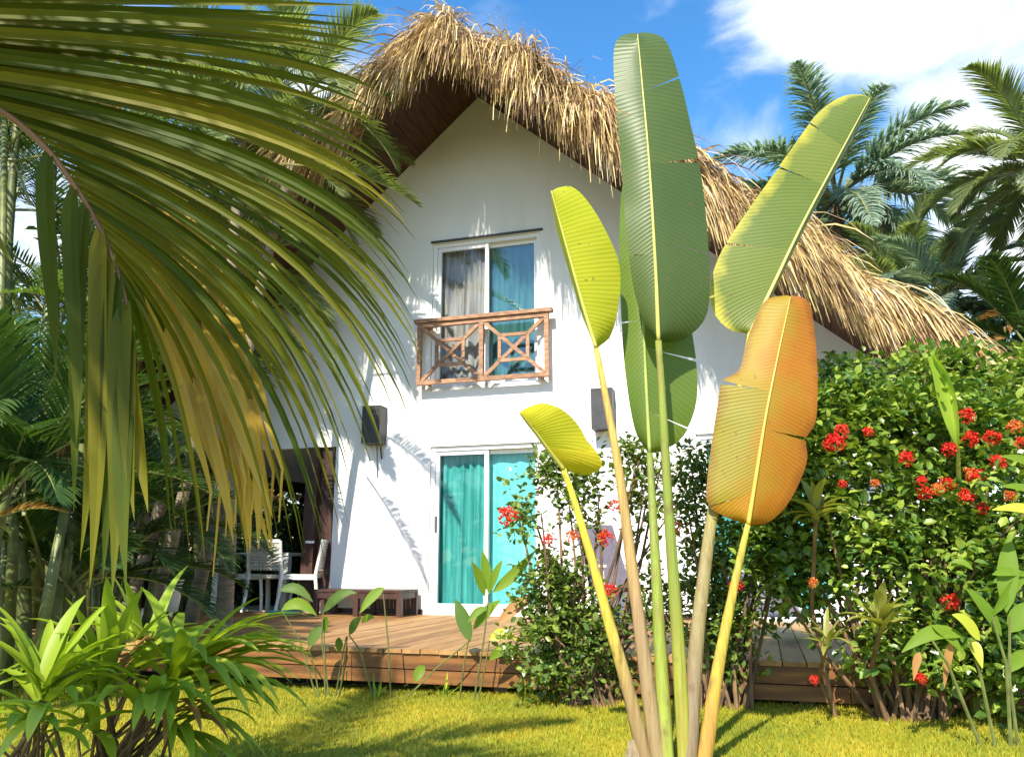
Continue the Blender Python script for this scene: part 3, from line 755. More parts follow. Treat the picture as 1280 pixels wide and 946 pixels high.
# ------------------------------------------------------------------ shrubs
def leaf4(mb, p, d, nrm, L, w):
    s_ = d.cross(nrm)
    if s_.length < .01: return
    s_.normalize(); nn = s_.cross(d)
    m1, m2, k = p + d*(L*.30), p + d*(L*.68) - nn*(L*.03), nn*(w*.3)
    mb.add([p, m1 - s_*(w*.85) + k, m2 - s_*(w*.8) + k, p + d*L - nn*(L*.12), m2 + s_*(w*.8) + k, m1 + s_*(w*.85) + k, m1, m2],
           [(0,6,1),(1,6,7,2),(2,7,3),(0,5,6),(5,4,7,6),(4,3,7)], [(0,0),(.3,-1),(.7,-1),(1,0),(.7,1),(.3,1),(.3,0),(.7,0)])
def shrub(name, label, base, blobs, mat, ll=.06, lw=.019, per=9, stems=26, cat='shrub', group=None, spread=.05, shell=.5, stemmat=None, r0=.014):
    t = thing(name, label, cat, base, 0, group)
    lf, st = MB(), MB(); cs = []
    for (c, rx, ry, rz, n) in blobs:
        c = V(c)
        for k in range(n):
            v = V((random.gauss(0,1),random.gauss(0,1),random.gauss(0,1))).normalized()
            r = random.random()**shell; lump = 1 + .75*noise.noise(V((v.x*2.1,v.y*2.1,v.z*2.1))+c)
            p = c + V((v.x*rx,v.y*ry,v.z*rz))*(r*lump)
            if p.z < GZ+.03: continue
            cs.append(p)
            out = (v*.7 + V((U(-.5,.5),U(-.5,.5),U(.0,1.0)))).normalized()
            for q in range(per):
                d = (out*U(-.1,.9) + V((random.gauss(0,1),random.gauss(0,1),random.gauss(0,.7)))).normalized()
                nn = (V((0,0,1))+V((random.gauss(0,.5),random.gauss(0,.5),0))+out*.4).normalized()
                sz = U(.6,1.15)
                leaf4(lf, p + d*U(0,spread) + V((U(-1,1),U(-1,1),U(-1,1)))*spread*.8, d, nn, ll*sz, lw*sz)
    base = V(base)
    for p in random.sample(cs, min(stems, len(cs))):
        a = base + V((U(-.18,.18),U(-.12,.12),0)); m = a.lerp(p,.5) + V((U(-.08,.08),U(-.08,.08),.06))
        st.tube([a, a.lerp(m,.55)+V((U(-.02,.02),0,.02)), m, m.lerp(p,.6)+V((0,0,.03)), p], [r0,r0*.85,r0*.7,r0*.5,r0*.25], 6)
    lf.build('foliage', mat, t); st.build('stems', stemmat or M['stem'], t)
    return t
M['ixora'] = leafmat('ixora_leaf', [(.12,(.035,.085,.018)),(.38,(.085,.165,.025)),(.62,(.19,.28,.035)),(.88,(.36,.42,.06))], .3, .3, spec=.5)
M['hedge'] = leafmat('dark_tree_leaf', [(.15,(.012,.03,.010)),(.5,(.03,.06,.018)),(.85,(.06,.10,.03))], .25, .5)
M['ixora_mid'] = leafmat('shrub_leaf', [(.12,(.04,.085,.018)),(.4,(.09,.15,.028)),(.65,(.17,.24,.038)),(.9,(.32,.35,.055))], .3, .3, spec=.5)
def bl(px, py, Y, rx, rz, n, ry=None):
    c = at(px, py, Y); k = Y/F; return (c, rx*k, ry or rx*k*.9, rz*k, n)
right = shrub('ixora_shrub', 'tall dense ixora shrub with many red flower heads at the right', gp(1120,4.85,.1),
    [bl(1010,560,5.05,85,100,330), bl(1110,530,5.15,110,90,430), bl(1230,540,5.15,95,80,380), bl(1000,690,5.15,75,80,230), bl(1110,670,4.95,120,100,430), bl(1240,680,4.85,110,120,460),
     bl(1250,820,4.65,90,60,240), bl(1130,800,4.85,75,55,120), bl(1180,470,5.45,70,35,150), bl(1290,480,5.45,60,60,140), bl(945,640,5.25,40,90,110), bl(1060,475,5.35,40,25,60)], M['ixora'], ll=.070, lw=.024, per=8, stems=60, spread=.06)
mid = shrub('hibiscus_shrub', 'loose leafy hibiscus shrub with a few red blooms beside the sliding door', gp(735,5.45,.1),
    [bl(715,800,5.55,75,65,380,.38), bl(690,730,5.55,45,45,110), bl(722,615,5.55,40,60,80), bl(680,590,5.55,28,35,40), bl(805,610,5.75,45,60,55), bl(655,640,5.45,22,35,24),  bl(850,600,5.85,34,50,34), bl(825,760,5.75,40,50,70), bl(790,570,5.75,30,25,30)],
    M['ixora_mid'], ll=.055, lw=.019, per=9, stems=46, spread=.06)
right2 = shrub('hibiscus_shrub', 'leafy green shrub between the traveller palm stalks and the orange leaf', gp(895,5.3,.1),
    [bl(885,700,5.45,36,85,130), bl(900,790,5.35,46,55,150), bl(955,710,5.35,45,60,120), bl(880,600,5.65,30,50,60), bl(960,610,5.55,30,50,70)], M['ixora_mid'], ll=.055, lw=.019, stems=26)
# flower heads
M['red'] = leafmat('red_petal', [(.15,(.50,.008,.008)),(.6,(.72,.02,.012)),(.9,(.80,.10,.02))], .25, .5, tcol=(1,.6,.5))
M['orangepetal'] = leafmat('orange_petal', [(.15,(.55,.06,.02)),(.6,(.70,.16,.03)),(.9,(.75,.35,.06))], .25, .5, tcol=(1,.7,.5))
def flower(parent, p, r, mat, n=80):
    mb = MB(); p = V(p)
    for k in range(n):
        v = V((random.gauss(0,1),random.gauss(0,1)-.3,random.gauss(0,1)+.5)).normalized()
        c = p + v*r*U(.55,1)
        for q in range(3):
            d = (v*.5 + V((random.gauss(0,1),random.gauss(0,1),random.gauss(0,1)))*.6).normalized(); leaf4(mb, c, d, v, r*.34, r*.10)
    mb.build('flower', M[mat], parent)
for px, py, r, m in ((1044,553,15,'red'),(1036,556,10,'red'),(1052,540,12,'red'),(1085,541,9,'red'),(1132,573,12,'red'),(1208,520,12,'red'),(1214,549,13,'red'),(1187,562,12,'red'),(1240,548,13,'red'),
    (1184,606,12,'red'),(1213,592,10,'orangepetal'),(1220,597,14,'red'),(1207,622,13,'red'),(1247,578,12,'red'),(1155,617,11,'red'),(1152,602,9,'red'),(1268,534,12,'orangepetal'),(1276,553,9,'red'),(1228,636,10,'red'),(1262,620,9,'orangepetal'),
    (1172,612,10,'orangepetal'),(1188,752,13,'red'),(1151,848,9,'red'),(1094,604,7,'orangepetal'),(1016,728,8,'orangepetal'),(1053,605,7,'red'),(1018,850,7,'red')):
    Y = 4.55 if py < 700 else 4.5
    flower(right, at(px, py, Y), r*.78*Y/F, m)
for px, py, r, m in ((635,646,13,'red'),(757,671,10,'red'),(715,671,9,'orangepetal'),(686,675,8,'red'),(762,738,9,'red'),(768,633,8,'red')):
    flower(mid, at(px, py, 5.1), r*5.1/F, m, 60)
flower(right2, at(845,660,5.1), .042, 'orangepetal', 60); flower(right2, at(920,735,5.0), .045, 'red', 60)
for px, py, Y, rx, rz, nn_, lab in ((60,560,15.5,210,220,520,'dark leafy tree mass behind the palms at the far left'),(330,560,17,190,180,480,'dark leafy tree behind the porch and garden wall'),(-180,520,14,160,220,360,'dark leafy tree beyond the left picture edge'),
                               (210,300,19,140,160,300,'pale leafy tree showing between the upper left palms')):
    c = at(px, py, Y)
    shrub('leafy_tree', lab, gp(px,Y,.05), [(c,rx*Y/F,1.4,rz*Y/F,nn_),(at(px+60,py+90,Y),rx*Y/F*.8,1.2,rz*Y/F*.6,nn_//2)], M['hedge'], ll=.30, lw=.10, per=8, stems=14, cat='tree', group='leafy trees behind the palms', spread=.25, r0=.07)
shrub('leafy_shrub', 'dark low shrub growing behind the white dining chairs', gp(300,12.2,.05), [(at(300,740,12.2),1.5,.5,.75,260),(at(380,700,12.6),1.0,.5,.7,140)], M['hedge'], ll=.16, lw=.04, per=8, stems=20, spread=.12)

# ------------------------------------------------------------------ right background palms
g_r = 'tall palms behind the thatched roof'
RO = (M['royal'], M['rachis'], M['bark'])
def rp(name, label, px, py, Y, fr, mats=RO, tr=.2):
    return palm(name, label, gp(px,Y), at(px,py,Y), fr, mats, tr, g_r)
Y = 21
fr = crown(32, 4.4, -.55, .98, 1.5, npair=120, ll=1.0, lw=.034, vdrop=1.5, ang=62, rr=.05, lift=.35)
for f in fr: f['jit'] = .35
rp('royal_palm', 'tall grey green royal palm behind the roof slope', 1045, 250, Y, fr)
fr = crown(20, 2.3, .0, 1.45, 1.2, npair=70, ll=.65, lw=.024, vdrop=.8, rr=.04)
rp('palm_tree', 'pale yellow green palm low between royal palm and right-hand palm', 1130, 375, 17, fr, CO, .14)
fr = crown(28, 2.3, -.4, 1.2, 1.5, npair=90, ll=.65, lw=.018, vdrop=.7, rr=.03)
fr += [dict(az=R(178), el=.15, L=1.5, droop=.7, npair=60, ll=.5, lw=.011, vdrop=.7, mat='dead', p=at(1325,395,12.6)), dict(az=R(200), el=-.1, L=1.4, droop=.7, npair=60, ll=.45, lw=.011, vdrop=.9, mat='dead', p=at(1320,400,12.6)), dict(az=R(160), el=.6, L=2.3, droop=1.2, npair=60, ll=.6, lw=.016, vdrop=.6)]
rp('palm_tree', 'palm at the right edge with withered brown fronds under green ones', 1310, 215, 12.6, fr, CO, .13)
fr = crown(18, 1.7, -.1, 1.2, 1.5, npair=56, ll=.5, lw=.018, vdrop=.7)
palm('areca_palm', 'dark feathery palm low at the right edge behind the ixora', gp(1290,10), at(1290,440,10), fr, AD, .06, g_r, None, 'palm')
fr = crown(20, 2.0, -.2, 1.2, 1.4, npair=60, ll=.6, lw=.022, vdrop=.7)
rp('palm_tree', 'distant silvery palm glimpsed just above the thatch at the right', 1185, 370, 15, fr, RO, .12)
for px, py, lab in ((1230,430,'leafy tree standing behind the ixora at the far right'),):
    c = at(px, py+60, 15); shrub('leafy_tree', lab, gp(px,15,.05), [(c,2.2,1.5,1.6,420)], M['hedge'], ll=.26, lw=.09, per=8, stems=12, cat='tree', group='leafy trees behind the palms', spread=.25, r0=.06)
mm = MB(); b = gp(1019, 55); tp = at(1019, 75, 55); mm.tube([b, b.lerp(tp,.5), tp], [.12,.09,.05], 6)
mo = mm.build('antenna_mast', plain('grey_mast', (.55,.57,.6), .5, .05)); tag(mo, 'thin pale antenna mast rising behind the royal palm', 'mast')

# ------------------------------------------------------------------ traveller's palm
def cr(poly, n):
    """Catmull-Rom resampling by arc length of a pixel/3D polyline"""
    P = [V(p) for p in poly]; P = [P[0]*2-P[1]] + P + [P[-1]*2-P[-2]]; out = []
    for i in range(1, len(P)-2):
        for k in range(12):
            t = k/12; a, b, c, d = P[i-1], P[i], P[i+1], P[i+2]
            out.append(.5*((2*b)+(c-a)*t+(2*a-5*b+4*c-d)*t*t+(3*b-a-3*c+d)*t**3))
    out.append(P[-2]); cum = [0]
    for i in range(1, len(out)): cum.append(cum[-1]+(out[i]-out[i-1]).length)
    res = []; j = 0
    for i in range(n):
        s = cum[-1]*i/(n-1)
        while j < len(cum)-2 and cum[j+1] < s: j += 1
        f = (s-cum[j])/max(1e-9, cum[j+1]-cum[j]); res.append(out[j].lerp(out[j+1], min(1,f)))
    return res
def blade(midp, leftp, rightp, Y0, Y1, cupL, cupR, tears=(), n=44, bow=0.0, wave=.007, ph=0):
    """midrib and both edges as outlines base->tip; each gets its own distance: a curved, cupped leaf"""
    mid = cr([(a,b,0) for a,b in midp], n); lf = cr([(a,b,0) for a,b in leftp], n); rt = cr([(a,b,0) for a,b in rightp], n)
    mb = MB(); K = 6
    for side, ed, cup in ((-1,lf,cupL),(1,rt,cupR)):
        cuts = sorted(int(t*(n-1)) for s_, t, g_ in tears if s_ == side); gaps = {int(t*(n-1)): g_ for s_, t, g_ in tears if s_ == side}
        segs = []; a = 0
        for c in cuts: segs.append((a, c)); a = c
        segs.append((a, n-1))
        for (a, b) in segs:
            rows = []; uvs = []
            for i in range(a, b+1):
                t = i/(n-1); Y = Y0 + (Y1-Y0)*t + bow*math.sin(math.pi*t)
                m = mid[i]; e = ed[i]
                sh = 0
                if i == a and a > 0: sh = gaps.get(a, 0)*.5
                if i == b and b < n-1: sh = -gaps.get(b, 0)*.5
                if i+1 == b and b < n-1: sh = -gaps.get(b, 0)*.25
                for k in range(K+1):
                    q = k/K; px = m.x+(e.x-m.x)*q; py = m.y+(e.y-m.y)*q
                    j = min(n-1, i+1); j0 = max(0, i-1); tx, ty = mid[j].x-mid[j0].x, mid[j].y-mid[j0].y; tl = math.hypot(tx,ty)
                    px += tx/tl*sh*q*q; py += ty/tl*sh*q*q
                    wv = wave*.35*q*math.sin(i*1.1+ph+side)*(.5+.5*math.sin(i*.37+ph*2)) + wave*1.8*q*q*math.sin(i*.31+ph)
                    rows.append(at(px, py, Y + cup*(q**1.5) + wv)); uvs.append((t, side*q))
            c = K+1; fs = []
            for i in range(b-a):
                for k in range(K):
                    f_ = (i*c+k, i*c+k+1, (i+1)*c+k+1, (i+1)*c+k); fs.append(f_ if side > 0 else f_[::-1])
            mb.add(rows, fs, uvs)
    return mb, [at(mid[i].x, mid[i].y, Y0+(Y1-Y0)*i/(n-1)+bow*math.sin(math.pi*i/(n-1))) for i in range(n)]
gr = [(.1,(.045,.075,.022)),(.5,(.07,.108,.028)),(.9,(.11,.145,.04))]
TM = {
 1: leafmat('tall_banana_leaf', gr, .2, .42, vein=470, spec=.3, nscale=1.4),
 2: leafmat('green_banana_leaf', [(.1,(.08,.14,.02)),(.5,(.12,.19,.026)),(.9,(.18,.25,.04))], .38, .45, vein=380, nscale=1.4),
 3: leafmat('lime_banana_leaf', [(.1,(.24,.34,.02)),(.45,(.42,.45,.022)),(.9,(.56,.52,.04))], .42, .5, nscale=3, vein=260, spec=.25),
 4: leafmat('yellow_banana_leaf', [(.1,(.34,.38,.02)),(.45,(.52,.47,.022)),(.9,(.62,.44,.03))], .40, .5, nscale=5, vein=200, spec=.25),
 5: leafmat('olive_banana_leaf', [(.1,(.085,.13,.02)),(.5,(.125,.17,.024)),(.9,(.20,.22,.035))], .3, .45, vein=440, nscale=1.4, edge=((.50,.44,.05),1.02,1.30)),
 6: leafmat('orange_banana_leaf', [(.1,(.20,.22,.02)),(.42,(.34,.23,.015)),(.66,(.42,.20,.010)),(.95,(.34,.12,.006))], .3, .55, vein=420, nscale=2.2, tcol=(1.2,.9,.4), edge=((.20,.05,.006),1.05,1.45), half=(.40,.15,.008)),
}
M['mid_yellow'] = plain('pale_midrib', (.50,.45,.10), .4, .15, 6); M['mid_green'] = plain('green_midrib', (.30,.36,.08), .4, .2, 6); M['mid_orange'] = plain('orange_midrib', (.60,.38,.06), .4, .2, 6)
def stalkmat(name, stops, sp=2.2):
    m, nt, out = mat_base(name); tc = nd(nt, 'TexCoord'); sx = nd(nt, 'SeparateXYZ'); nt.links.new(tc.outputs['UV'], sx.inputs[0])
    ad = nd(nt, 'Math', operation='MULTIPLY_ADD'); nt.links.new(noise_fac(nt, sp, 6, vscale=(5,5,1)), ad.inputs[0]); ad.inputs[1].default_value = .5
    mr = nd(nt, 'Math', operation='SUBTRACT'); nt.links.new(sx.outputs[0], mr.inputs[0]); mr.inputs[1].default_value = .25; nt.links.new(mr.outputs[0], ad.inputs[2])
    g = noise_fac(nt, 3, 5, vscale=(22,22,1.2))
    principled(nt, out, mixc(nt, ramp(nt, noise_fac(nt, 16, 3, vscale=(1,1,.45)), [(.60,(0,0,0)),(.70,(.7,.7,.7))]), mixc(nt, ramp(nt, g, [(.40,(0,0,0)),(.66,(.55,.55,.55))]), ramp(nt, ad.outputs[0], stops), (.20,.13,.05)), (.12,.07,.03)), .55, bump(nt, g, .6, .012), spec=.3); return m
SM = {1: stalkmat('green_stalk', [(.0,(.20,.24,.035)),(.5,(.16,.23,.03)),(.9,(.30,.29,.04))]), 2: stalkmat('pale_green_stalk', [(.0,(.15,.21,.03)),(.6,(.21,.27,.035)),(.95,(.27,.31,.045))]),
      3: stalkmat('tan_stalk', [(.0,(.62,.42,.07)),(.35,(.44,.28,.09)),(.7,(.30,.20,.11)),(1,(.26,.20,.09))]), 4: stalkmat('yellow_stalk', [(.0,(.66,.58,.05)),(.45,(.60,.45,.05)),(.75,(.34,.23,.09)),(1,(.22,.15,.09))]),
      5: stalkmat('olive_stalk', [(.0,(.42,.42,.07)),(.4,(.30,.27,.08)),(.8,(.21,.16,.10)),(1,(.2,.15,.1))]), 6: stalkmat('amber_stalk', [(.0,(.42,.37,.05)),(.5,(.48,.34,.045)),(.9,(.44,.24,.045))])}
TB = gp(838, 3.92, GZ-.03)
tp = thing('travellers_palm', "tall traveller's palm with upright paddle leaves in the middle of the lawn", 'banana plant', TB)
def tleaf(i, label, midp, leftp, rightp, Y0, Y1, cupL, cupR, stalk, srad, tears=(), midm='mid_green', bow=0, mr=.011, basepx=838, ph=0, baseY=3.92):
    mb, ml = blade(midp, leftp, rightp, Y0, Y1, cupL, cupR, tears, bow=bow, ph=ph)
    lf = mb.build('leaf', TM[i], tp, smooth=True); lf['label'] = label
    rb = MB(); rb.tube([p + V((0,-.004,0)) for p in ml], [mr*(1-.8*k/len(ml)) for k in range(len(ml))], 7); rb.build('midrib', M[midm], lf, smooth=True)
    # stalk: from the ground to the base of the blade
    m = len(stalk); P = []
    for k, (px, py) in enumerate(stalk):
        f = k/(m-1); P.append(at(px, py, Y0 + (baseY-Y0)*f))
    P = [p for p in P]; P.append(V((P[-1].x*.75+TB.x*.25, baseY, GZ-.05)))
    Q = cr(P, 26); sb = MB(); sb.tube(Q, [.98*(srad[0]+(srad[1]-srad[0])*min(1,k/21)) for k in range(26)], 12, flat=.8); sb.build('stalk', SM[i], lf, smooth=True)
tleaf(1, 'tallest upright grey green leaf with a torn right edge', [(823,426),(819,330),(811,200),(803,110),(797,44)], [(821,426),(806,405),(792,360),(783,290),(776,200),(769,120),(767,66),(775,46),(795,41)], [(825,427),(850,426),(878,404),(887,370),(885,300),(876,215),(862,150),(850,100),(833,52),(815,42),(799,41)],
      3.97, 4.05, .05, .09, [(823,426),(829,520),(836,640),(846,780),(856,946)], (.017,.034), [(1,.60,6),(1,.34,2.5),(-1,.73,2.5),(1,.83,3),(-1,.28,2)], 'mid_yellow', bow=-.05, ph=.4)
tleaf(2, 'second green leaf hanging behind the tallest leaf', [(812,566),(807,470),(803,380),(797,290),(790,190)], [(810,566),(793,535),(781,460),(776,380),(774,300),(777,240),(786,192)], [(814,567),(850,550),(870,505),(870,450),(858,380),(840,300),(815,230),(795,192)],
      4.17, 4.23, .06, .03, [(812,566),(816,640),(822,750),(833,946)], (.017,.036), [(1,.35,4),(-1,.45,2.5),(1,.16,2)], 'mid_green', ph=1.3)
tleaf(3, 'narrow lime yellow leaf folded along its midrib', [(745,435),(731,390),(714,330),(700,280),(689,239)], [(744,435),(727,392),(709,332),(695,282),(688,240)], [(747,435),(764,418),(774,375),(774,330),(757,288),(735,252),(716,234),(700,234),(691,238)],
      4.00, 3.90, .16, .10, [(745,435),(756,490),(774,590),(790,710),(806,830),(822,946)], (.015,.036), (), 'mid_yellow', ph=2)
tleaf(4, 'lowest small yellow leaf curling open on the left', [(704,586),(690,568),(674,546),(660,528),(650,516)], [(703,586),(686,567),(670,545),(656,527),(649,517)], [(708,587),(730,594),(752,584),(748,568),(735,552),(722,530),(703,512),(680,504),(662,508),(651,514)],
      3.85, 3.65, .10, .08, [(704,586),(716,620),(737,690),(762,780),(785,860),(806,946)], (.014,.034), [(1,.40,-14)], 'mid_yellow', ph=.8)
tleaf(5, 'broad olive green leaf leaning right with one torn line', [(938,416),(967,355),(1003,280),(1043,205),(1087,123)], [(936,417),(912,412),(893,392),(887,362),(900,318),(930,270),(962,225),(995,178),(1022,142),(1050,122),(1072,118),(1086,121)], [(940,416),(972,356),(1008,282),(1048,207),(1089,125)],
      4.17, 4.33, .02, .16, [(938,416),(928,470),(908,560),(891,640),(880,720),(869,820),(861,946)], (.015,.04), [(-1,.36,2.5),(-1,.63,3),(-1,.81,2)], 'mid_yellow', ph=2.6)
tleaf(6, 'broad withering orange leaf with torn edges', [(935,655),(944,600),(957,520),(972,445),(988,371)], [(932,655),(905,645),(884,628),(884,600),(890,550),(897,505),(903,476),(924,462),(934,425),(948,390),(960,373),(985,369)], [(938,656),(958,654),(980,636),(997,608),(1009,575),(1008,548),(1020,525),(1022,470),(1019,420),(1011,378),(990,369)],
      3.93, 4.05, .06, .07, [(935,655),(927,690),(912,760),(895,850),(881,946)], (.014,.036), [(-1,.60,5),(1,.42,5),(-1,.16,2)], 'mid_orange', bow=-.06, ph=3.1)
ds = MB(); a = at(800,985,3.9); b = at(789,924,3.86)
ds.ribbon([a, a.lerp(b,.5)+V((-.015,0,0)), b], [V((1,0,0))]*3, [.05,.045,.012], .5, [V((0,-1,0))]*3)
o = ds.build('dry_sheath', plain('dry_sheath', (.30,.22,.14), .8, .4, 8, .4, vscale=(12,12,1)), tp, smooth=True)
# young curled paddle leaf rising out of the ixora
yp = thing('banana_plant', 'young banana plant with one upright lime leaf rising out of the ixora', 'banana plant', gp(1195,5.0,.1))
mb, ml = blade([(1197,560),(1190,520),(1180,480),(1164,445)], [(1196,560),(1182,530),(1172,500),(1166,470),(1159,446)], [(1199,560),(1199,530),(1195,495),(1184,465),(1168,444)], 4.6, 4.65, -.05, -.07, n=24)
TM[7] = leafmat('young_banana_leaf', [(.1,(.22,.36,.04)),(.5,(.30,.44,.05)),(.9,(.40,.50,.07))], .4, .5, spec=.2)
lf = mb.build('leaf', TM[7], yp, smooth=True); sb = MB(); sb.tube([at(1197,560,4.6), at(1200,640,4.8), gp(1195,5.0,.1)], [.012,.018,.03], 8); sb.build('stalk', SM[2], yp)

# ------------------------------------------------------------------ strap-leaved and heliconia plants
def strap(mb, p, az, el, L, wd_, droop, fold=.35, n=9):
    pts, ds = curve3(p, az, el, L, droop, n); hs = V((-math.sin(az), math.cos(az), 0)); S, Nn, Wd = [], [], []
    for i in range(n+1):
        t = i/n; S.append(hs); u = hs.cross(ds[i]); u = -u if u.z < 0 else u; Nn.append(u)
        Wd.append(wd_*max(.02, math.sin(math.pi*min(1,.10+.90*t))**.7 if t > .42 else .35+.65*math.sin(math.pi*(.10+.9*t))**.7))
    Wd[-1] = .001
    mb.ribbon(pts, S, Wd, fold, Nn)
def leafbetween(mb, A, B, w_, bow=.03, face=V((0,-1,.35)), fold=.3, n=8):
    A, B = V(A), V(B); d = B-A; S, Nn, Wd, P = [], [], [], []
    for i in range(n+1):
        t = i/n; q = A+d*t + V((0,0,1))*(bow*math.sin(math.pi*t)); P.append(q)
    for i in range(n+1):
        t = i/n; tg = (P[min(n,i+1)]-P[max(0,i-1)]).normalized(); s_ = tg.cross(face).normalized(); S.append(s_); u = s_.cross(tg); Nn.append(u if u.dot(face) > 0 else -u)
        Wd.append(w_*((math.sin(math.pi*min(1,t**.8))**.85) if 0 < i < n else .06))
    mb.ribbon(P, S, Wd, fold, Nn)
M['strap'] = leafmat('strap_leaf', [(.1,(.08,.17,.02)),(.4,(.17,.28,.025)),(.65,(.32,.40,.03)),(.95,(.50,.50,.04))], .35, .42, spec=.25, nscale=1.2)
M['strap_y'] = leafmat('yellow_strap_leaf', [(.1,(.36,.46,.04)),(.5,(.5,.54,.05)),(.9,(.6,.56,.07))], .35, .35)
M['strap_dead'] = leafmat('dry_strap_leaf', [(.1,(.22,.09,.03)),(.5,(.38,.19,.06)),(.9,(.5,.33,.12))], .25, .6, tcol=(1.1,.9,.6))
M['heli'] = leafmat('heliconia_leaf', [(.1,(.07,.15,.015)),(.5,(.13,.23,.02)),(.9,(.25,.32,.03))], .4, .5, spec=.2)
M['heli_dk'] = leafmat('dark_heliconia_leaf', [(.1,(.04,.09,.018)),(.5,(.075,.14,.025)),(.9,(.14,.20,.04))], .35, .5, spec=.2)
M['cordy'] = leafmat('cordyline_leaf', [(.1,(.10,.13,.03)),(.45,(.22,.24,.05)),(.75,(.36,.33,.07)),(.95,(.36,.18,.06))], .3, .4)
g_s = 'strap-leaved plants in the left foreground'
def strap_plant(label, heads, base, n_cane=10):
    t = thing('strap_plant', label, 'plant', base, 0, g_s)
    cn = MB()
    for (p, leaves) in heads:
        for (az, el, L, w_, dr, m) in leaves:
            mb = MB(); strap(mb, p + V((U(-.02,.02),U(-.02,.02),U(-.04,.04))), az, el, L, w_, dr)
            o = mb.build('leaf', M[m], t, smooth=True)
            if m == 'strap_dead': o['label'] = 'brown dried leaf'
        for k in range(3):
            a = V(base)+V((U(-.15,.15),U(-.12,.12),0)); cn.tube([a, a.lerp(p,.5)+V((U(-.03,.03),0,0)), p], [.009,.008,.007], 6)
    for k in range(n_cane):
        a = V(base)+V((U(-.2,.2),U(-.12,.12),0)); h = random.choice(heads)[0]; cn.tube([a, a.lerp(h,.55)+V((U(-.08,.08),U(-.05,.05),0)), a.lerp(h,U(.7,1.05))+V((U(-.1,.1),U(-.1,.1),0))], [.007,.006,.005], 6)
    cn.build('canes', M['stem'], t)
    return t
def fan(n, az0, az1, el0, el1, L, w_, dr, m='strap'):
    return [(az0+(az1-az0)*(i+U(-.25,.25)+.5)/n, U(el0,el1), L*U(.8,1.1), w_*U(.8,1.1), dr*U(.7,1.3), m) for i in range(n)]
Yb = 3.5
strap_plant('large strap-leaved plant whose bright leaves sweep right over the lawn',
    [(at(215,905,Yb-.05), fan(14,-1.2,.9,-.1,.7,.42,.024,1.5)), (at(120,905,Yb-.15), fan(10,2,5.6,.0,.8,.34,.026,1.5)), (at(185,880,Yb-.3), fan(12,3.6,6.0,.1,.9,.34,.026,1.6)),
     (at(215,850,Yb), fan(30,-1.3,1.0,.05,1.0,.60,.028,1.35) + fan(12,-.8,.4,.3,.85,.6,.028,1.3,'strap_y') + fan(7,1.2,4.0,.5,1.1,.45,.028,1.2)),
     (at(130,860,Yb-.1), fan(14,1.6,4.6,.3,1.25,.44,.032,1.2) + fan(10,-1.4,1.4,.6,1.25,.45,.030,1.1)),
     (at(175,825,Yb+.15), fan(14,0,6.28,.5,1.4,.42,.028,1.1)),
     (at(215,880,Yb-.05), [(-.5,.35,.36,.02,1.8,'strap_dead'),(-.3,.15,.33,.018,1.6,'strap_dead'),(-.8,.3,.34,.018,1.8,'strap_dead'),(-.1,.1,.30,.016,1.5,'strap_dead'),(-1.2,.2,.3,.018,1.9,'strap_dead')])],
    gp(165,3.5,GZ-.02), 14)
strap_plant('smaller strap-leaved plant with low yellow leaves in the bottom left corner',
    [(at(45,905,2.95), fan(10,2.4,6.2,.0,.8,.26,.024,1.5)), (at(55,870,3.1), fan(20,.3,3.6,.35,1.25,.38,.028,1.1) + fan(9,-.9,.6,.5,1.2,.36,.027,1.1)),
     (at(65,892,2.9), [(3.5,.35,.27,.026,1.5,'strap_y'),(3.9,.2,.26,.026,1.6,'strap_y'),(4.5,.1,.24,.024,1.9,'strap_y'),(5.0,.15,.22,.024,2.0,'strap_y'),(.2,.4,.16,.02,1.4,'strap_y')])],
    gp(60,3.05,GZ-.02), 8)
# dried little frond between them
pl = thing('dried_frond', 'small curled brown dried frond standing among the strap leaves', 'dried frond', at(148,900,3.3))
lf, rc = MB(), MB(); frond(lf, rc, at(148,850,3.3), R(60), 1.3, .22, 2.6, 26, .10, .006, .6, .15, rr=.004); o = lf.build('leaflets', M['deadfrond'], pl)
rc.tube([at(148,900,3.3), at(146,870,3.3), at(148,850,3.3)], .004, 5); rc.build('stem', M['rachis_brown'], pl)

def sprout(label, stalks, leaves, Y, group='young heliconia shoots along the deck edge', name='heliconia', stalkr=.007):
    p = stalks[0][0]; t = thing(name, label, 'plant', at(p[0], p[1], Y), 0, group)
    for st in stalks:
        mb = MB(); pts = [at(q[0],q[1],Y-.02*i) for i, q in enumerate(st)]; 
        g = pts[0].copy(); g.z = min(g.z, GZ-.02); pts[0] = g
        mb.tube(pts, [stalkr*(1-.4*i/(len(pts)-1)) for i in range(len(pts))], 6); mb.build('stalk', M['cane'] if name == 'heliconia' else M['stem'], t)
    for (a, b, w_, m, *r) in leaves:
        mb = MB(); dY = r[0] if r else U(-.08,.08); bw = r[1] if len(r) > 1 else .02
        leafbetween(mb, at(a[0],a[1],Y), at(b[0],b[1],Y+dY), w_*.78*Y/F, bw, V((U(-.4,.4),-1,U(.2,.7)))); mb.build('leaf', M[m], t, smooth=True)
    return t
sprout('short heliconia shoot with one dark leaf at the left end', [[(400,858),(392,830),(385,808)],[(407,858),(406,820),(405,788)]], [((386,808),(404,783),9,'heli_dk'),((405,792),(408,770),5,'heli')], 5.95)
sprout('heliconia shoot with a bent stalk and two small leaves', [[(420,858),(427,825),(433,795)],[(424,858),(432,825),(434,795)],[(468,838),(450,812),(436,793)]], [((424,815),(424,796),6,'heli_dk'),((437,793),(452,771),7,'heli_dk'),((452,778),(468,772),5,'heli')], 5.9)
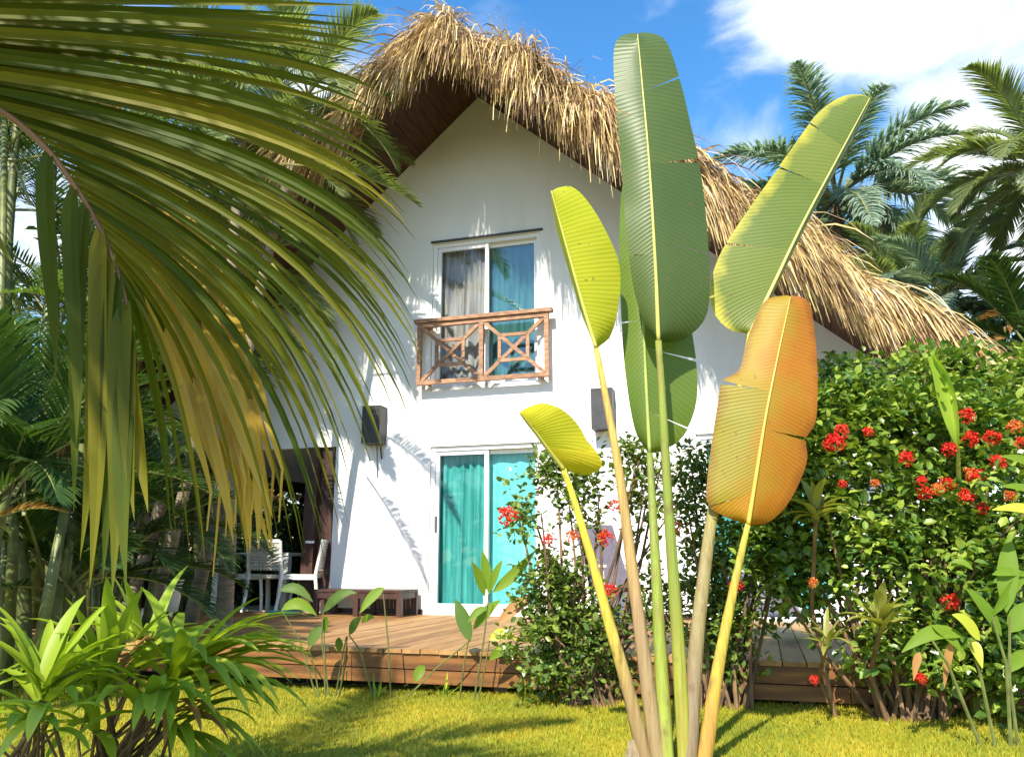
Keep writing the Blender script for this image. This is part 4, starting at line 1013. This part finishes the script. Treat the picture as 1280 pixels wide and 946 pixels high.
sprout('tall thin heliconia stalk with one bright drooping leaf in front of the bench', [[(489,864),(485,800),(479,742)]], [((480,734),(449,767),8,'heli',-.05)], 5.85)
sprout('heliconia with two long leaves arching right over the deck corner', [[(412,857),(402,800),(404,765)],[(396,857),(375,800),(352,762)]], [((404,765),(446,741),8,'heli_dk',.0,.05),((352,762),(396,769),9,'heli',0,.06),((350,738),(391,752),8,'heli_dk',0,.05)], 5.95)
sprout('slanting heliconia stalk with one tiny leaf near the lawn', [[(505,866),(545,835),(588,800)]], [((519,852),(531,832),8,'heli')], 5.8)
sprout('upright heliconia stalk with two green leaves before the door', [[(574,869),(580,830),(586,798)]], [((588,802),(569,749),11,'heli_dk'),((592,786),(626,750),9,'heli')], 5.75)
sprout('tallest heliconia clump with fresh upright leaves beside the hibiscus', [[(592,869),(600,830),(606,790),(611,742)],[(597,869),(606,835),(612,800)]], [((612,742),(603,688),8,'heli'),((606,745),(590,702),7,'heli'),((616,740),(669,688),9,'heli',.0,-.02),((612,740),(628,700),6,'heli'),((622,780),(676,742),10,'strap_dead',0,.03),((612,800),(646,800),9,'strap_y',0,.04),((610,825),(650,812),8,'heli',0,.04),((608,760),(584,778),6,'heli')], 5.7)
for px, lab in ((472,'tiny pale grass tuft under the deck edge, leftmost'),(556,'tiny pale grass tuft under the deck edge before the door'),(655,'dark spiky tuft at the foot of the hibiscus')):
    t = thing('grass_tuft', lab, 'plant', at(px,868,5.85)); mb = MB()
    for k in range(7): strap(mb, V((at(px,868,5.85).x+U(-.03,.03), 5.85+U(-.03,.03), GZ-.01)), U(0,6.28), U(.7,1.4), U(.08,.2), .007, .6)
    mb.build('blades', M['strap'], t)
sprout('broad-leaved heliconia clump at the right edge of the lawn', [[(1268,897),(1262,850),(1262,770)],[(1258,897),(1258,830),(1240,770)],[(1240,892),(1225,840),(1212,800)],[(1225,890),(1185,830),(1165,800)]],
    [((1258,765),(1262,668),15,'heli'),((1252,795),(1207,735),13,'heli'),((1225,800),(1190,768),12,'strap_y'),((1240,770),(1295,705),9,'heli'),((1240,718),(1292,722),7,'heli'),((1262,790),(1300,755),16,'heli'),((1205,795),(1127,815),12,'heli',0,.05),((1165,782),(1205,818),10,'heli'),((1213,800),(1228,835),9,'strap_y'),((1255,840),(1295,815),11,'heli'),((1216,712),(1188,703),6,'heli'),((1150,815),(1142,850),6,'strap_dead'),((1190,800),(1180,860),6,'strap_dead')], 4.15, group='heliconias at the right', stalkr=.010)
sprout('heliconia just outside the frame with long leaves poking in from the right', [[(1330,900),(1325,750),(1318,640)]], [((1318,650),(1240,637),9,'strap_y',0,.03),((1318,630),(1248,608),8,'heli',0,.03),((1318,600),(1250,570),9,'heli',0,.03),((1320,640),(1350,560),11,'heli')], 4.0, group='heliconias at the right', stalkr=.013)
def rosette(label, px, py, Y, foot, n, L, w_, m='cordy', el=(.1,1.4)):
    c = at(px, py, Y); t = thing('cordyline', label, 'plant', gp(foot,Y,.07), 0, 'cordylines among the shrubs')
    ft = gp(foot,Y+.45,.1); mb = MB(); mb.tube([ft, V((c.x*.6+ft.x*.4,Y+.4,c.z*.6)), c], [.014,.012,.012], 7); mb.build('stem', M['stem'], t)
    for k in range(n):
        mb = MB(); strap(mb, c+V((0,0,U(-.05,.02))), k*2.399, U(*el), L*U(.8,1.15), w_, U(.7,1.6)); mb.build('leaf', M[m], t, smooth=True)
rosette('brownish cordyline rosette on a tall stem beside the orange leaf', 1020, 640, 4.5, 1030, 15, .21, .026)
rosette('yellow green cordyline rosette in the middle of the ixora', 1103, 778, 4.35, 1095, 17, .22, .028)
rosette('small sparse cordyline low in front of the deck at the right', 1033, 800, 4.6, 1036, 12, .20, .016)

# ------------------------------------------------------------------ foreground palm at the left
M['fg'] = leafmat('near_palm_leaf', [(.1,(.040,.068,.010)),(.4,(.085,.115,.014)),(.68,(.19,.18,.020)),(.95,(.34,.27,.03))], .5, .5, tcol=(1.3,1.1,.3), nscale=2.5, spec=.2)
M['fg_y'] = leafmat('yellowing_palm_leaf', [(.1,(.34,.21,.025)),(.5,(.54,.36,.05)),(.9,(.64,.48,.10))], .35, .45, tcol=(1.2,1,.5), nscale=5)
base = V((-2.35,.75,GZ-.05)); topc = V((-2.25,.85,2.9))
fp = thing('foreground_palm', 'near palm whose large dark frond hangs across the upper left of the view', 'palm', base)
mb = MB(); n = 16
mb.tube([base.lerp(topc,i/n)+V((.03*math.sin(i*.6),0,0)) for i in range(n+1)], [.085*(1.2-.35*i/n+(.05 if i%2 else 0)) for i in range(n+1)], 12); mb.build('trunk', M['bark'], fp, smooth=True)
def leaflet(mb, A, Cc, D, B, w_, fold=.5, n=14, face=V((.15,-1,-.25))):
    P = []
    for i in range(n+1):
        t = i/n; P.append(A*(1-t)**3 + Cc*(3*t*(1-t)**2) + D*(3*t*t*(1-t)) + B*t**3)
    S, Nn, Wd = [], [], []
    for i in range(n+1):
        t = i/n; tg = (P[min(n,i+1)]-P[max(0,i-1)]).normalized(); s_ = tg.cross(face)
        if s_.length < .05: s_ = tg.cross(V((1,0,0)))
        s_.normalize(); S.append(s_); Nn.append(s_.cross(tg)); Wd.append(w_*(.45+.55*min(1,t/.15))*(1 if t < .45 else max(.02,(1-((t-.45)/.55)**1.6))))
    mb.ribbon(P, S, Wd, fold, Nn)
lf, rc = MB(), MB()
rpx = [(-420,-60,1.35),(-250,10,1.40),(-120,72,1.45),(0,138,1.5),(55,183,1.52),(90,228,1.54),(118,272,1.55),(140,320,1.55),(157,375,1.55),(166,440,1.55)]
rp3 = cr([at(a,b,c) for a,b,c in rpx], 60)
rc.tube([topc]+rp3, [.02]+[.012*(1-.75*i/60) for i in range(60)], 8)
tips = [(330,-90),(430,-30),(470,50),(480,120),(487,185),(500,250),(508,300),(515,345),(522,395),(520,440),(516,500),(497,560),(478,600),(455,590),(440,640),(425,668),(405,690),(385,700),(350,690),(322,700),(285,690),(258,705),(225,690)]
t3 = [p for p in cr([(a,b,0) for a,b in tips], 48)]; tips = [(p.x+U(-14,14), p.y+U(-10,10)) for p in t3]
m = len(tips)
for i, (tx, ty) in enumerate(tips):
    f = .08 + .80*i/(m-1); A = rp3[int(f*59)]
    px, py = None, None
    # project root back to its outline position
    d = A-CAM; fw = V((0,math.cos(PITCH),math.sin(PITCH))); up = V((0,-math.sin(PITCH),math.cos(PITCH))); z = d.dot(fw); rx, ry = 640+F*d.x/z, 473-F*d.dot(up)/z
    dx, dy = tx-rx, ty-ry; Yt = 1.60+.16*math.sin(i*1.9)+.22*(i/m)
    k = min(1, i/20)
    C1 = at(rx+dx*.42, ry+dy*(.04+.13*k)-10*(1-k), (A.y*.6+Yt*.4)); D1 = at(rx+dx*.86, ry+dy*(.30+.13*k), (A.y*.25+Yt*.75))
    leaflet(lf, A, C1, D1, at(tx,ty,Yt), (.0125-.0055*min(1,i/34))*U(.85,1.12))
    if i < m-1:                                              # the row on the far side of the midrib, seen between the near ones
        tx2, ty2 = tx*.5+tips[i+1][0]*.5-U(5,30), ty*.5+tips[i+1][1]*.5+U(-8,15); dx, dy = tx2-rx, ty2-ry; Yt2 = Yt+U(.15,.35)
        leaflet(lf, A+V((.0,.02,-.004)), at(rx+dx*.42, ry+dy*.16, A.y+.12), at(rx+dx*.85, ry+dy*.45, Yt2-.05), at(tx2,ty2,Yt2), (.0085-.0035*min(1,i/34))*U(.8,1.1))
for i, (tx, ty, f) in enumerate(((92,640,.74),(100,700,.80),(112,735,.84),(128,728,.88),(140,745,.92),(150,690,.95),(118,610,.78),(168,650,.97),(95,560,.70),(158,735,.99),(70,470,.64),(185,640,.99))):
    A = rp3[int(f*59)]; tp3 = at(tx,ty,1.5+U(-.08,.1)); leaflet(lf, A, A.lerp(tp3,.2)+V((U(-.02,.01),-.02,.0)), A.lerp(tp3,.6)+V((U(-.02,.02),0,0)), tp3, .018*U(.8,1.2), .4)
for i, (tx, ty, f) in enumerate(((-150,300,.2),(-90,360,.3),(-60,420,.38),(18,330,.5),(-20,390,.45))):
    A = rp3[int(f*59)]; tp3 = at(tx,ty,1.3); leaflet(lf, A, A.lerp(tp3,.3)+V((-.06,0,.02)), A.lerp(tp3,.75)+V((-.05,0,.0)), tp3, .017)
fo = lf.build('frond', M['fg'], fp); rc.build('rachis', M['rachis_brown'], fo, smooth=True); fo['label'] = 'large dark olive frond hanging close to the viewer'
# yellowing folded frond hanging behind it: long leaflets pressed side by side
lf, rc = MB(), MB()
ax = [(110,110,1.80),(168,205,1.80),(216,320,1.80),(262,445,1.80),(292,540,1.80),(308,600,1.80)]
a3 = cr([at(*q) for q in ax], 30)
for k in range(9):
    off = (k-4)*.0205; pts = []; S = []; Nn = []; Wd = []
    e = U(.05,.20); nn_ = 30
    for i in range(nn_+1):
        t = i/nn_
        if i < 30: p = a3[i].copy(); tg = (a3[min(29,i+1)]-a3[max(0,i-1)]).normalized()
        else: p = a3[29] + V((.0,0,-e))
        s_ = tg.cross(V((0,-1,0))).normalized(); w2 = min(1,.35+t*1.3)
        pts.append(p + s_*(off*w2) + V((0,.006*math.sin(i*.9+k),0))); S.append(s_); Nn.append(V((0,-1,0))); Wd.append(.0118*w2*(1 if i < 24 else max(.1,(31-i)/7)))
    lf.ribbon(pts, S, Wd, .55 if k % 2 else .35, Nn)
    p = pts[22]; q = at(U(282,345), U(640,700), 1.80+U(-.04,.04)); leaflet(lf, p, p.lerp(q,.4)+V((.01,0,-.01)), p.lerp(q,.75)+V((.01,0,0)), q, .011)
yo = lf.build('frond', M['fg_y'], fp); yo['label'] = 'yellowed folded frond hanging straight down'
rc.tube([topc+V((0,.1,0)), at(-60,-60,1.85)] + a3[:26], [.016,.014]+[.008*(1-.7*i/26) for i in range(26)], 6); rc.build('rachis', M['rachis_brown'], yo, smooth=True)
# unseen rest of its crown behind the viewer, fronds aimed to shade the hanging one
for k in range(12):
    lf, rc = MB(), MB()
    az = [1.9,4.3,4.6,4.8,5.3,5.7,-.15,4.4,5.5,5.1,5.9,5.0][k]; el = [1.2,.5,.7,.9,.7,1.0,1.2,.3,.35,1.2,.55,.5][k]
    frond(lf, rc, topc, az, el, U(1.7,2.2), 1.3, 44, .55, .018, .7, .15, rr=.018)
    o = lf.build('frond', M['fg'], fp); rc.build('rachis', M['rachis_brown'], o)
